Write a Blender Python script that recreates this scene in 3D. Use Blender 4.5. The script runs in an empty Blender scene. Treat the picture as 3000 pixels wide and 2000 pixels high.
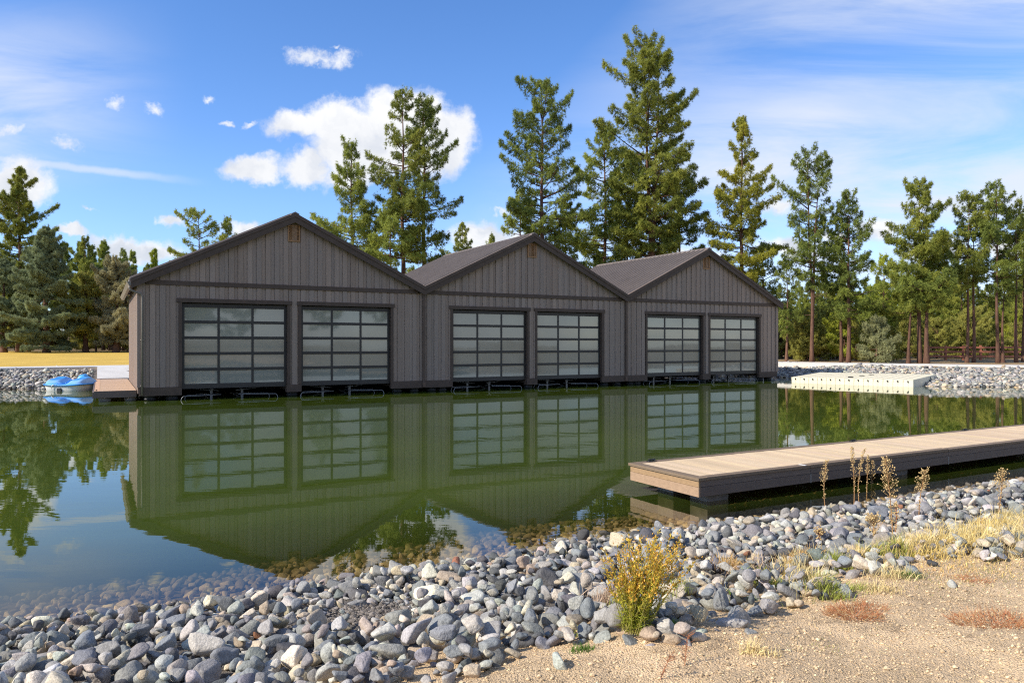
import bpy, math, random
import numpy as np
from mathutils import Vector, Euler
sc = bpy.context.scene
R = math.radians
# ------------------------------------------------------------------ camera, sky, sun, exposure
CAMZ = 2.24
FPX = 2160.0          # focal length in photograph pixels (3000 wide)
YH = 1009.12           # eye level in photograph pixels
cam_d = bpy.data.cameras.new('camera'); cam = bpy.data.objects.new('camera', cam_d); sc.collection.objects.link(cam)
cam.location = (0, 0, CAMZ); cam.rotation_euler = (R(90), 0, 0)
cam_d.sensor_width = 36; cam_d.lens = FPX * 36 / 3000; cam_d.shift_y = (YH - 1000) / 3000
cam_d.clip_start = 0.05; cam_d.clip_end = 5000
sc.camera = cam
SUN_EL, SUN_B = 35.0, 25.0
sv = Vector((-math.cos(R(SUN_B)) * math.cos(R(SUN_EL)), -math.sin(R(SUN_B)) * math.cos(R(SUN_EL)), math.sin(R(SUN_EL))))
sun_d = bpy.data.lights.new('sun', 'SUN'); sun = bpy.data.objects.new('sun', sun_d); sc.collection.objects.link(sun)
sun_d.energy = 4.3; sun_d.angle = R(0.5); sun_d.color = (1.0, 0.93, 0.82)
sun.rotation_euler = (-sv).to_track_quat('-Z', 'Y').to_euler(); sun.location = (-30, -20, 40)
sc.view_settings.view_transform = 'Standard'; sc.view_settings.look = 'None'
sc.view_settings.exposure = 0.5; sc.view_settings.gamma = 1.0
sc.render.engine = 'CYCLES'
sc.cycles.use_denoising = False; sc.cycles.pixel_filter_type = 'BLACKMAN_HARRIS'; sc.cycles.filter_width = 1.15
sc.cycles.max_bounces = 8; sc.cycles.transparent_max_bounces = 12
sc.cycles.diffuse_bounces = 3; sc.cycles.glossy_bounces = 3; sc.cycles.transmission_bounces = 3
sc.cycles.sample_clamp_indirect = 6
sc.cycles.caustics_reflective = False; sc.cycles.caustics_refractive = False

world = bpy.data.worlds.new('World'); sc.world = world; world.use_nodes = True
WN = world.node_tree; WN.nodes.clear()


class G:
    """small helper to chain shader nodes"""
    def __init__(s, nt): s.nt = nt
    def n(s, t, **k):
        nd = s.nt.nodes.new(t)
        for a, b in k.items(): setattr(nd, a, b)
        return nd
    def put(s, sock, v):
        if isinstance(v, bpy.types.NodeSocket): s.nt.links.new(v, sock)
        else: sock.default_value = v
    def m(s, op, a, b=0.0, c=None, clamp=False):
        nd = s.n('ShaderNodeMath', operation=op); nd.use_clamp = clamp
        s.put(nd.inputs[0], a); s.put(nd.inputs[1], b)
        if c is not None: s.put(nd.inputs[2], c)
        return nd.outputs[0]
    def v(s, op, a, b=None):
        nd = s.n('ShaderNodeVectorMath', operation=op); s.put(nd.inputs[0], a)
        if b is not None: s.put(nd.inputs[1], b)
        return nd.outputs['Value'] if op in ('LENGTH', 'DOT_PRODUCT') else nd.outputs[0]
    def mix(s, f, a, b, blend='MIX'):
        nd = s.n('ShaderNodeMix', data_type='RGBA', blend_type=blend)
        s.put(nd.inputs[0], f); s.put(nd.inputs[6], a); s.put(nd.inputs[7], b)
        return nd.outputs[2]
    def noise(s, vec, scale, detail=3, rough=0.55, dist=0.0, out=0):
        nd = s.n('ShaderNodeTexNoise'); s.put(nd.inputs['Vector'], vec)
        nd.inputs['Scale'].default_value = scale; nd.inputs['Detail'].default_value = detail
        nd.inputs['Roughness'].default_value = rough; nd.inputs['Distortion'].default_value = dist
        return nd.outputs[out]
    def ss(s, x, a, b):
        nd = s.n('ShaderNodeMapRange', interpolation_type='SMOOTHSTEP')
        s.put(nd.inputs[0], x); nd.inputs[1].default_value = a; nd.inputs[2].default_value = b
        return nd.outputs[0]


def build_world():
    g = G(WN)
    out = g.n('ShaderNodeOutputWorld'); bg = g.n('ShaderNodeBackground'); bg.inputs[1].default_value = 0.15
    WN.links.new(bg.outputs[0], out.inputs[0])
    sky = g.n('ShaderNodeTexSky', sky_type='NISHITA'); sky.sun_disc = False
    sky.sun_elevation = R(SUN_EL); sky.sun_rotation = math.atan2(sv.x, sv.y) % (2 * math.pi)
    sky.altitude = 1200; sky.air_density = 1.0; sky.dust_density = 0.2; sky.ozone_density = 2.2
    hs = g.n('ShaderNodeHueSaturation'); hs.inputs['Saturation'].default_value = 1.22; hs.inputs['Value'].default_value = 1.08
    WN.links.new(sky.outputs[0], hs.inputs['Color'])
    skyc = g.mix(1.0, hs.outputs[0], (1.02, .93, 1.03, 1), 'MULTIPLY')
    tc = g.n('ShaderNodeTexCoord'); d = tc.outputs['Generated']
    sp = g.n('ShaderNodeSeparateXYZ'); WN.links.new(d, sp.inputs[0])
    y = g.m('MAXIMUM', sp.outputs[1], 0.08)
    u = g.m('DIVIDE', sp.outputs[0], y); v = g.m('DIVIDE', sp.outputs[2], y)
    cb = g.n('ShaderNodeCombineXYZ'); g.put(cb.inputs[0], u); g.put(cb.inputs[1], v)
    uv = cb.outputs[0]
    n1 = g.v('SUBTRACT', g.noise(uv, 11, 5, 0.6, out=1), (0.5, 0.5, 0.5))
    n2 = g.v('SUBTRACT', g.noise(uv, 42, 5, 0.62, out=1), (0.5, 0.5, 0.5))
    w = g.v('ADD', uv, g.v('ADD', g.v('MULTIPLY', n1, (0.075, 0.06, 0)), g.v('MULTIPLY', n2, (0.026, 0.026, 0))))
    skyc = g.mix(1.0, skyc, g.mix(g.ss(v, 0.0, 0.24), (.66, .78, .92, 1), (1, 1, 1, 1)), 'MULTIPLY')
    # cumulus heaps: (x, y, half width, half height) in degrees-like units taken off the sky, weight
    K = 3000 / 2352
    def blob(x, yy, rx, ry, wt):
        c = ((x * K - 1500) / FPX, (YH - yy * K) / FPX, 0)
        q = g.v('MULTIPLY', g.v('SUBTRACT', w, c), (FPX / (rx * K), FPX / (ry * K), 0))
        return g.m('MULTIPLY', g.m('SUBTRACT', 1.0, g.v('LENGTH', q)), wt)
    puffy = [(930, 268, 125, 88, 1.6), (1010, 320, 92, 100, 1.6), (790, 285, 130, 62, 1.4), (690, 292, 95, 42, 1.1), (860, 345, 170, 80, 1.5),
             (575, 388, 82, 40, 1.3), (705, 385, 75, 46, 1.2), (800, 400, 90, 40, 1.1), (40, 425, 92, 66, 1.4), (172, 543, 52, 19, 1.2),
             (310, 572, 140, 36, 1.2), (405, 500, 36, 16, 1.0), (560, 535, 70, 30, 1.1), (1105, 545, 100, 42, 1.2), (1190, 560, 90, 30, 1.0),
             (2020, 520, 72, 38, 1.0), (1785, 470, 48, 28, 0.9), (1820, 575, 90, 40, 0.9), (2140, 575, 120, 40, 1.0), (2290, 560, 80, 30, .9), (1910, 540, 60, 26, .9), (1590, 600, 120, 32, .9),
             (-260, 520, 180, 60, 1.3), (-700, 380, 230, 110, 1.3), (2750, 480, 240, 70, 1.2), (3300, 300, 300, 120, 1.2), (1500, -420, 380, 160, 1.2), (300, -500, 300, 120, 1.1)]
    wispy = [(720, 128, 100, 22, .55), (780, 132, 30, 28, .5), (155, 325, 42, 22, .6), (262, 228, 32, 20, .5), (345, 245, 24, 18, .36), (25, 300, 32, 14, .36),
             (488, 214, 26, 12, .3), (540, 274, 20, 9, .42), (580, 282, 18, 8, .34), (765, 102, 16, 8, .3), (350, 548, 55, 16, .5), (1160, 490, 40, 9, .35), (205, 483, 28, 7, .3)]
    F = None
    for b in puffy:
        r = blob(*b); F = r if F is None else g.m('MAXIMUM', F, r)
    Fw = None
    for b in wispy:
        r = blob(*b[:4], 1.0); Fw = r if Fw is None else g.m('MAXIMUM', Fw, r)
    fb = g.m('SUBTRACT', g.noise(uv, 26, 8, 0.62), 0.5)
    fb2 = g.m('SUBTRACT', g.noise(w, 48, 7, 0.65), 0.5)
    F = g.m('ADD', F, g.m('ADD', g.m('MULTIPLY', fb, 0.75), g.m('MULTIPLY', fb2, .35)))
    dens = g.ss(F, -0.06, 0.62)
    Fw = g.m('ADD', Fw, g.m('ADD', g.m('MULTIPLY', fb, 1.9), g.m('MULTIPLY', fb2, 1.2)))
    dens = g.m('MAXIMUM', dens, g.m('MULTIPLY', g.ss(Fw, 0.0, 1.1), .85))
    front = g.ss(sp.outputs[1], 0.06, 0.2)
    dens = g.m('MULTIPLY', dens, front)
    # thin high cloud drawn out in streaks
    rot = g.n('ShaderNodeMapping'); WN.links.new(uv, rot.inputs[0]); rot.inputs['Rotation'].default_value = (0, 0, R(-17)); rot.inputs['Scale'].default_value = (1.3, 6.5, 1)
    st = g.noise(rot.outputs[0], 1.6, 7, 0.6, 0.6)
    st2 = g.noise(rot.outputs[0], 0.75, 4, 0.5, 0.4)
    mk = g.m('DIVIDE', g.m('SUBTRACT', g.m('ADD', u, 0.10), g.m('MULTIPLY', g.m('SUBTRACT', v, 0.2), 0.95)), 0.40, clamp=True)
    big = g.ss(st2, 0.30, 0.62)
    cir = g.m('MULTIPLY', g.m('MULTIPLY', g.ss(st, 0.24, 0.70), g.m('ADD', 0.62, g.m('MULTIPLY', big, 0.75))), mk)
    lf = g.m('MULTIPLY', g.ss(u, -0.42, -0.72), g.m('MULTIPLY', g.ss(v, 0.18, 0.3), g.ss(v, 0.5, 0.36)))
    cir = g.m('MAXIMUM', cir, g.m('MULTIPLY', g.m('MULTIPLY', lf, g.ss(st, 0.22, 0.7)), 0.85))
    # vapour trail
    ax, ay = (60 * K - 1500) / FPX, (YH - 372 * K) / FPX; bx, by = (500 * K - 1500) / FPX, (YH - 423 * K) / FPX
    sl = (by - ay) / (bx - ax)
    dv = g.m('SUBTRACT', v, g.m('MULTIPLY_ADD', g.m('SUBTRACT', u, ax), sl, ay))
    dv = g.m('ADD', dv, g.m('MULTIPLY', fb, 0.008))
    tr = g.m('MULTIPLY', g.ss(g.m('ABSOLUTE', dv), 0.0085, 0.001), g.m('MULTIPLY', g.ss(u, bx, ax + .1), 0.6))
    cir = g.m('MINIMUM', g.m('MAXIMUM', g.m('MULTIPLY', cir, 0.92), tr), 0.9)
    cir = g.m('MULTIPLY', cir, front)
    # out-of-view cloud over the rest of the sky, thickened to add fill light
    oth = g.noise(d, 3.2, 6, 0.6)
    oth = g.m('MULTIPLY', g.m('MULTIPLY', g.ss(oth, 0.44, 0.66), 0.85), g.m('SUBTRACT', 1.0, front))
    col = g.mix(cir, skyc, (3.9, 4.15, 4.75, 1))
    shade = g.noise(w, 20, 4, 0.5)
    low = g.ss(v, 0.12, 0.26)
    c_low = g.mix(g.ss(shade, 0.35, 0.65), (3.3, 3.55, 4.0, 1), (4.9, 4.95, 5.05, 1))
    c_hi = g.mix(g.m('ADD', g.m('MULTIPLY', g.ss(shade, 0.25, 0.6), .6), g.m('MULTIPLY', g.ss(v, .26, .36), .45), clamp=True), (3.5, 3.7, 4.1, 1), (5.05, 5.05, 5.05, 1))
    col = g.mix(dens, col, g.mix(low, c_low, c_hi))
    col = g.mix(oth, col, (4.6, 4.7, 4.9, 1))
    g.put(bg.inputs[0], col)


build_world()

# ------------------------------------------------------------------ mesh helpers
COLL = sc.collection


def mk(name, V, faces, mat=None, parent=None, smooth=False, col=None, attrs=None):
    """one mesh object out of numpy arrays; faces = list of (n,k) index arrays"""
    me = bpy.data.meshes.new(name)
    V = np.asarray(V, np.float32)
    faces = [np.asarray(f, np.int32) for f in faces if len(f)]
    me.vertices.add(len(V)); me.vertices.foreach_set('co', V.ravel())
    idx = np.concatenate([f.ravel() for f in faces]); tot = np.concatenate([np.full(len(f), f.shape[1], np.int32) for f in faces])
    st = np.concatenate([[0], np.cumsum(tot)[:-1]]).astype(np.int32)
    me.loops.add(len(idx)); me.loops.foreach_set('vertex_index', idx)
    me.polygons.add(len(tot)); me.polygons.foreach_set('loop_start', st); me.polygons.foreach_set('loop_total', tot)
    me.polygons.foreach_set('use_smooth', np.full(len(tot), bool(smooth)))
    if col is not None:
        a = me.attributes.new('col', 'FLOAT_COLOR', 'POINT')
        c = np.ones((len(V), 4), np.float32); c[:, :3] = col; a.data.foreach_set('color', c.ravel())
    for k, arr in (attrs or {}).items():
        a = me.attributes.new(k, 'FLOAT', 'POINT'); a.data.foreach_set('value', np.asarray(arr, np.float32))
    me.update(calc_edges=True); me.validate()
    if mat: me.materials.append(mat)
    o = bpy.data.objects.new(name, me); COLL.objects.link(o)
    if parent: o.parent = parent
    return o


class MB:
    def __init__(s): s.V = []; s.F = {3: [], 4: []}; s.C = []; s.n = 0
    def add(s, V, F, c=(1, 1, 1)):
        V = np.asarray(V, float); s.V.append(V)
        c = np.asarray(c, float); s.C.append(np.broadcast_to(c, (len(V), 3)) if c.ndim == 1 else c)
        for f in (F if isinstance(F, list) and len(F) and isinstance(F[0], np.ndarray) and F[0].ndim == 2 else [np.asarray(F)]):
            s.F.setdefault(f.shape[1], []).append(f + s.n)
        s.n += len(V)
    BOXF = np.array([[0, 3, 2, 1], [4, 5, 6, 7], [0, 1, 5, 4], [1, 2, 6, 5], [2, 3, 7, 6], [3, 0, 4, 7]])
    def box(s, x0, x1, y0, y1, z0, z1, c=(1, 1, 1), zt=None):
        a, b = (z1, z1) if zt is None else zt
        s.add([(x0, y0, z0), (x1, y0, z0), (x1, y1, z0), (x0, y1, z0), (x0, y0, a), (x1, y0, b), (x1, y1, b), (x0, y1, a)], s.BOXF, c)
    def hexa(s, P, c=(1, 1, 1)): s.add(P, s.BOXF, c)
    def bar(s, p, q, wx, wz, c=(1, 1, 1), up=(0, 0, 1)):
        p, q = np.array(p, float), np.array(q, float); d = q - p; d /= np.linalg.norm(d)
        r = np.cross(d, up)
        if np.linalg.norm(r) < 1e-4: r = np.cross(d, (1, 0, 0))
        r /= np.linalg.norm(r); t = np.cross(r, d)
        r, t = r * wx / 2, t * wz / 2
        s.add([p - r - t, p + r - t, q + r - t, q - r - t, p - r + t, p + r + t, q + r + t, q - r + t], s.BOXF, c)
    def tube(s, pts, rad, n=8, c=(1, 1, 1), cap=True):
        P = np.array(pts, float); m = len(P)
        rad = np.broadcast_to(np.asarray(rad, float), (m,))
        T = np.gradient(P, axis=0); T /= np.linalg.norm(T, axis=1)[:, None] + 1e-9
        ref = np.array((0, 0, 1.)) if abs(T[0][2]) < .9 else np.array((1., 0, 0))
        A = np.cross(T, ref); A /= np.linalg.norm(A, axis=1)[:, None] + 1e-9; B = np.cross(T, A)
        an = np.arange(n) * 2 * np.pi / n
        V = (P[:, None] + rad[:, None, None] * (np.cos(an)[None, :, None] * A[:, None] + np.sin(an)[None, :, None] * B[:, None])).reshape(-1, 3)
        i, j = np.meshgrid(np.arange(m - 1), np.arange(n), indexing='ij'); k = (j + 1) % n
        F = np.stack([i * n + j, i * n + k, (i + 1) * n + k, (i + 1) * n + j], -1).reshape(-1, 4)
        fs = [F]
        if cap:
            V = np.vstack([V, P[0], P[-1]]); a = np.arange(n); b = (a + 1) % n
            fs.append(np.stack([b, a, np.full(n, m * n)], 1)); fs.append(np.stack([(m - 1) * n + a, (m - 1) * n + b, np.full(n, m * n + 1)], 1))
        s.add(V, fs, c)
    def lathe(s, prof, n=16, o=(0, 0, 0), c=(1, 1, 1)):
        r = np.array([p[0] for p in prof]); z = np.array([p[1] for p in prof]); m = len(r)
        an = np.arange(n) * 2 * np.pi / n
        V = np.stack([r[:, None] * np.cos(an), r[:, None] * np.sin(an), np.repeat(z[:, None], n, 1)], -1).reshape(-1, 3) + np.array(o)
        i, j = np.meshgrid(np.arange(m - 1), np.arange(n), indexing='ij'); k = (j + 1) % n
        s.add(V, np.stack([i * n + j, i * n + k, (i + 1) * n + k, (i + 1) * n + j], -1).reshape(-1, 4), c)
    def build(s, name, mat, parent=None, smooth=False, bevel=0):
        o = mk(name, np.vstack(s.V), [np.vstack(f) for f in s.F.values() if f], mat, parent, smooth, np.vstack(s.C))
        if bevel:
            b = o.modifiers.new('bevel', 'BEVEL'); b.width = bevel; b.segments = 2; b.limit_method = 'ANGLE'
        return o


def tag(o, label=None, cat=None, group=None, kind=None):
    if label: o['label'] = label
    if cat: o['category'] = cat
    if group: o['group'] = group
    if kind: o['kind'] = kind
    return o


def empty(name, loc, rz=0):
    o = bpy.data.objects.new(name, None); COLL.objects.link(o); o.location = loc; o.rotation_euler = (0, 0, rz); o.empty_display_size = .3
    return o


def lattice_noise(seed, x, y, cell):
    rs = np.random.RandomState(seed); T = rs.rand(256, 256)
    fx, fy = x / cell, y / cell; ix, iy = np.floor(fx).astype(int), np.floor(fy).astype(int)
    tx, ty = fx - ix, fy - iy; tx = tx * tx * (3 - 2 * tx); ty = ty * ty * (3 - 2 * ty)
    g = lambda a, b: T[a % 256, b % 256]
    return (g(ix, iy) * (1 - tx) + g(ix + 1, iy) * tx) * (1 - ty) + (g(ix, iy + 1) * (1 - tx) + g(ix + 1, iy + 1) * tx) * ty - .5


# ------------------------------------------------------------------ materials
def material(name, base=(.5, .5, .5), rough=.7, attr=False, n_scale=6, n_amt=.25, stretch=(1, 1, 1), fine=0, fine_amt=.15, bump=.0, bump_scale=30, spec=.4, metal=0, translucent=0, warp=0):
    m = bpy.data.materials.new(name); m.use_nodes = True; nt = m.node_tree; g = G(nt)
    p = nt.nodes['Principled BSDF']; tc = g.n('ShaderNodeTexCoord')
    mp = g.n('ShaderNodeMapping'); nt.links.new(tc.outputs['Object'], mp.inputs[0]); mp.inputs['Scale'].default_value = stretch
    c = base + (1,)
    if attr:
        a = g.n('ShaderNodeAttribute'); a.attribute_name = 'col'
        c = g.mix(1.0, a.outputs['Color'], base + (1,), 'MULTIPLY')
    if n_amt:
        nz = g.noise(mp.outputs[0], n_scale, 5, .6, warp)
        f = g.n('ShaderNodeMapRange'); g.put(f.inputs[0], nz); f.inputs[1].default_value = .25; f.inputs[2].default_value = .75; f.inputs[3].default_value = 1 - n_amt; f.inputs[4].default_value = 1 + n_amt
        c = g.mix(1.0, c, f.outputs[0], 'MULTIPLY')
    if fine:
        nz = g.noise(mp.outputs[0], fine, 3, .7)
        f = g.n('ShaderNodeMapRange'); g.put(f.inputs[0], nz); f.inputs[1].default_value = .3; f.inputs[2].default_value = .7; f.inputs[3].default_value = 1 - fine_amt; f.inputs[4].default_value = 1 + fine_amt
        c = g.mix(1.0, c, f.outputs[0], 'MULTIPLY')
    g.put(p.inputs['Base Color'], c); p.inputs['Roughness'].default_value = rough; p.inputs['Metallic'].default_value = metal
    p.inputs['Specular IOR Level'].default_value = spec
    if bump:
        b = g.n('ShaderNodeBump'); b.inputs['Strength'].default_value = 1; b.inputs['Distance'].default_value = bump
        g.put(b.inputs['Height'], g.noise(mp.outputs[0], bump_scale, 5, .65)); nt.links.new(b.outputs[0], p.inputs['Normal'])
    if translucent:
        t = g.n('ShaderNodeBsdfTranslucent'); g.put(t.inputs[0], c); mx = g.n('ShaderNodeMixShader'); mx.inputs[0].default_value = translucent
        nt.links.new(p.outputs[0], mx.inputs[1]); nt.links.new(t.outputs[0], mx.inputs[2])
        nt.links.new(mx.outputs[0], nt.nodes['Material Output'].inputs[0])
    return m


M = {}
M['siding'] = material('stained_siding', (.30, .226, .178), .8, True, 5, .09, (3, 3, .35), 60, .12, .0015, 40, .25)
M['trim'] = material('brown_trim', (.085, .057, .041), .65, True, 4, .2, (1, 1, 1), 50, .1, .0008, 60, .3)
M['doorframe'] = material('dark_bronze_metal', (.032, .027, .023), .45, False, 3, .15, spec=.4)
M['roof'] = material('ribbed_metal_roof', (.185, .152, .130), .55, True, 1.2, .12, (1, 1, 1), 0, spec=.3)
M['gutter'] = material('tan_painted_metal', (.21, .18, .145), .45, False, 2, .1)
M['cedar'] = material('cedar_louvre', (.33, .17, .07), .6, False, 8, .25, (1, 1, 6))
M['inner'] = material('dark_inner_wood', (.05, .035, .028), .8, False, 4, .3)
M['pier'] = material('pier_plastic', (.022, .022, .022), .55, False, 5, .3)
M['concrete_pier'] = material('rough_concrete', (.22, .2, .175), .9, False, 6, .3, fine=40, bump=.004)
M['concrete'] = material('pale_concrete', (.62, .59, .54), .85, False, 1.2, .1, fine=30, fine_amt=.06)
M['lift'] = material('galvanised_tube', (.20, .20, .20), .5, False, 6, .2, metal=.7)
M['liftdark'] = material('wet_steel', (.06, .06, .06), .5, False, 6, .3, metal=.5)
M['plank'] = material('composite_deck_board', (.66, .485, .295), .72, True, 1.5, .08, (3, 1, 1), 12, .05, 0, 50, .3)
M['fascia'] = material('brown_composite_fascia', (.135, .100, .080), .6, True, 3, .16, (.6, 4, 8), 30, .1, .0008, 50, .35)
M['plank2'] = material('warm_deck_board', (.50, .34, .215), .72, True, 3, .12, (6, 1, 6), 30, .07)
M['black'] = material('black_plastic', (.015, .015, .016), .4, False, n_amt=0)
M['whiteplastic'] = material('white_plastic', (.86, .84, .78), .35, False, 2, .06)
M['blue'] = material('blue_plastic', (.025, .26, .72), .32, True, 2, .06)
M['cream'] = material('cream_float_plastic', (.78, .71, .52), .5, True, 3, .08)
M['rope'] = material('pale_rope', (.5, .45, .38), .8, False, 20, .2)
M['stone'] = material('river_stone', (1, 1, 1), .82, True, 9, .26, (1, 1, 1), 85, .3, .008, 60, .25, warp=.6)
M['bark'] = material('pine_bark', (.15, .082, .055), .9, True, 3, .4, (4, 4, .8), 14, .3, .02, 9, .15)
M['needles'] = material('needle_foliage', (1, 1, 1), .6, True, .6, .18, spec=.25, translucent=.34)
M['dryweed'] = material('dry_weed', (1, 1, 1), .8, True, 30, .15, spec=.2, translucent=.15)
M['fence'] = material('red_stained_rail', (.36, .13, .075), .75, False, 4, .2)
M['lawn'] = material('golden_lawn', (.60, .395, .085), .9, False, .35, .16, (1, 1, 1), 14, .22, .03, 9, .1)


def ground_material():
    m = bpy.data.materials.new('open_ground'); m.use_nodes = True; nt = m.node_tree; g = G(nt)
    p = nt.nodes['Principled BSDF']; p.inputs['Roughness'].default_value = .95; p.inputs['Specular IOR Level'].default_value = .15
    tc = g.n('ShaderNodeTexCoord'); o = tc.outputs['Object']
    a = g.n('ShaderNodeAttribute'); a.attribute_name = 'col'
    c = a.outputs['Color']
    big = g.n('ShaderNodeMapRange'); g.put(big.inputs[0], g.noise(o, 2.2, 6, .65, .4)); big.inputs[1].default_value = .3; big.inputs[2].default_value = .72; big.inputs[3].default_value = .72; big.inputs[4].default_value = 1.2
    c = g.mix(1.0, c, big.outputs[0], 'MULTIPLY')
    dk = g.ss(g.noise(o, 4.2, 7, .72, .8), .54, .72)
    c = g.mix(g.m('MULTIPLY', dk, .62), c, (.17, .115, .07, 1))
    vo = g.n('ShaderNodeTexVoronoi'); vo.inputs['Scale'].default_value = 95; nt.links.new(o, vo.inputs['Vector'])
    sp = g.n('ShaderNodeMapRange'); g.put(sp.inputs[0], g.noise(o, 130, 3, .7)); sp.inputs[1].default_value = .3; sp.inputs[2].default_value = .7; sp.inputs[3].default_value = .72; sp.inputs[4].default_value = 1.28
    c = g.mix(1.0, c, sp.outputs[0], 'MULTIPLY')
    g.put(p.inputs['Base Color'], c)
    b = g.n('ShaderNodeBump'); b.inputs['Strength'].default_value = 1; b.inputs['Distance'].default_value = .012
    h = g.m('ADD', g.m('MULTIPLY', vo.outputs['Distance'], -.7), g.m('MULTIPLY', g.noise(o, 38, 5, .7), 1.4))
    g.put(b.inputs['Height'], h); nt.links.new(b.outputs[0], p.inputs['Normal'])
    return m


M['ground'] = ground_material()


def water_material():
    m = bpy.data.materials.new('pond_water'); m.use_nodes = True; nt = m.node_tree; g = G(nt)
    nt.nodes.remove(nt.nodes['Principled BSDF']); out = nt.nodes['Material Output']
    tc = g.n('ShaderNodeTexCoord'); o = tc.outputs['Object']
    mp = g.n('ShaderNodeMapping'); nt.links.new(o, mp.inputs[0]); mp.inputs['Rotation'].default_value = (0, 0, R(12)); mp.inputs['Scale'].default_value = (.55, 1.5, 1)
    h = g.m('ADD', g.m('MULTIPLY', g.noise(mp.outputs[0], 1.1, 3, .5, .3), 1.0), g.m('MULTIPLY', g.noise(mp.outputs[0], 5.5, 2, .5), .12))
    calm = g.noise(o, .09, 2, .5)
    bp = g.n('ShaderNodeBump'); bp.inputs['Distance'].default_value = .0032
    g.put(bp.inputs['Strength'], g.ss(calm, .2, .8)); g.put(bp.inputs['Height'], h)
    # share of light mirrored, alike from above and below so that the sun reaches the bed
    ge = g.n('ShaderNodeNewGeometry'); cs = g.m('MINIMUM', g.m('ABSOLUTE', g.v('DOT_PRODUCT', ge.outputs['Incoming'], bp.outputs[0])), 1.0)
    fres = g.m('ADD', .02, g.m('MULTIPLY', g.m('POWER', g.m('SUBTRACT', 1.0, cs), 5.0), .98))
    gl = g.n('ShaderNodeBsdfGlossy'); gl.inputs['Roughness'].default_value = .0; nt.links.new(bp.outputs[0], gl.inputs['Normal'])
    gl.inputs['Color'].default_value = (1, 1, 1, 1)
    at = g.n('ShaderNodeAttribute'); at.attribute_name = 'depth'
    dep = at.outputs['Fac']
    murk = g.m('SUBTRACT', 1.0, g.m('POWER', 2.718, g.m('MULTIPLY', g.m('POWER', g.m('MAXIMUM', g.m('SUBTRACT', dep, .05), 0.0), 2.0), -6.0)))
    murk = g.m('MULTIPLY', murk, .985)
    tr = g.n('ShaderNodeBsdfTransparent')
    g.put(tr.inputs[0], g.mix(g.m('MINIMUM', g.m('MULTIPLY', dep, 1.3), 1.0), (.95, .93, .86, 1), (.62, .56, .28, 1)))
    df = g.n('ShaderNodeBsdfDiffuse')
    cl = g.noise(o, .16, 3, .6)
    g.put(df.inputs[0], g.mix(g.ss(cl, .3, .7), (.046, .070, .010, 1), (.064, .092, .013, 1)))
    mx = g.n('ShaderNodeMixShader'); g.put(mx.inputs[0], murk); nt.links.new(tr.outputs[0], mx.inputs[1]); nt.links.new(df.outputs[0], mx.inputs[2])
    m2 = g.n('ShaderNodeMixShader'); g.put(m2.inputs[0], fres); nt.links.new(mx.outputs[0], m2.inputs[1]); nt.links.new(gl.outputs[0], m2.inputs[2])
    nt.links.new(m2.outputs[0], out.inputs[0])
    return m


M['water'] = water_material()


def glass_material():
    m = bpy.data.materials.new('frosted_door_panel'); m.use_nodes = True; nt = m.node_tree; g = G(nt)
    p = nt.nodes['Principled BSDF']; p.inputs['Roughness'].default_value = .035; p.inputs['Specular IOR Level'].default_value = .95
    tc = g.n('ShaderNodeTexCoord'); nz = g.noise(tc.outputs['Object'], .8, 4, .6)
    g.put(p.inputs['Base Color'], g.mix(nz, (.235, .228, .18, 1), (.325, .312, .255, 1)))
    b = g.n('ShaderNodeBump'); b.inputs['Distance'].default_value = .0004; g.put(b.inputs['Height'], g.noise(tc.outputs['Object'], 2.5, 2, .5)); nt.links.new(b.outputs[0], p.inputs['Normal'])
    return m


M['glass'] = glass_material()

# ------------------------------------------------------------------ the lie of the land
TH = R(29.13)
P0 = np.array((-14.725, 29.11)); DX = np.array((math.cos(TH), math.sin(TH))); NB = np.array((-math.sin(TH), math.cos(TH)))
NEAR = [(-9.5, 3.5), (-6.2, 5.1), (-4.31, 6.2), (-3.87, 6.39), (-3.3, 6.6), (-2.51, 6.9), (-2.05, 7.28), (-1.42, 7.6), (-.82, 7.9), (-.13, 8.2), (.6, 8.8), (1.5, 9.28), (2.38, 9.6), (3.5, 10.1), (4.52, 10.57), (5.93, 11.36), (7.31, 12.09), (8.87, 12.8), (12, 14.5), (18, 17.2), (26, 20.6), (36, 24.5), (47, 28.3), (55, 32.3)]
FAR = [(45, 35.7), (33, 38), (27.1, 39), (23.0, 39.2), (21.7, 41.2), (19.8, 46.2), (18.2, 50.8), (12.2, 54.2), (4, 49.6), (-8, 43), (-17, 38.0), (-20.9, 37.6), (-23.2, 37.25), (-25.7, 37.08), (-30, 36.6), (-37, 35.3), (-43, 31.4), (-45, 23.5), (-35, 9.8), (-22, 2), (-14, 1.4)]
POND = np.array(NEAR + FAR, float)


def sdist(x, y):
    """distance to the shoreline, positive on land"""
    x = np.asarray(x, float); y = np.asarray(y, float); best = np.full(x.shape, 1e9); ins = np.zeros(x.shape, bool)
    n = len(POND)
    for i in range(n):
        a, b = POND[i], POND[(i + 1) % n]; e = b - a; L = e @ e
        t = np.clip(((x - a[0]) * e[0] + (y - a[1]) * e[1]) / L, 0, 1)
        best = np.minimum(best, (x - a[0] - t * e[0]) ** 2 + (y - a[1] - t * e[1]) ** 2)
        c = (a[1] > y) != (b[1] > y)
        with np.errstate(divide='ignore', invalid='ignore'): xi = a[0] + (y - a[1]) * e[0] / (e[1] if e[1] else 1e-9)
        ins ^= c & (x < xi)
    d = np.sqrt(best)
    return np.where(ins, -d, d)


def sst(x, a, b):
    t = np.clip((x - a) / (b - a), 0, 1); return t * t * (3 - 2 * t)


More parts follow.
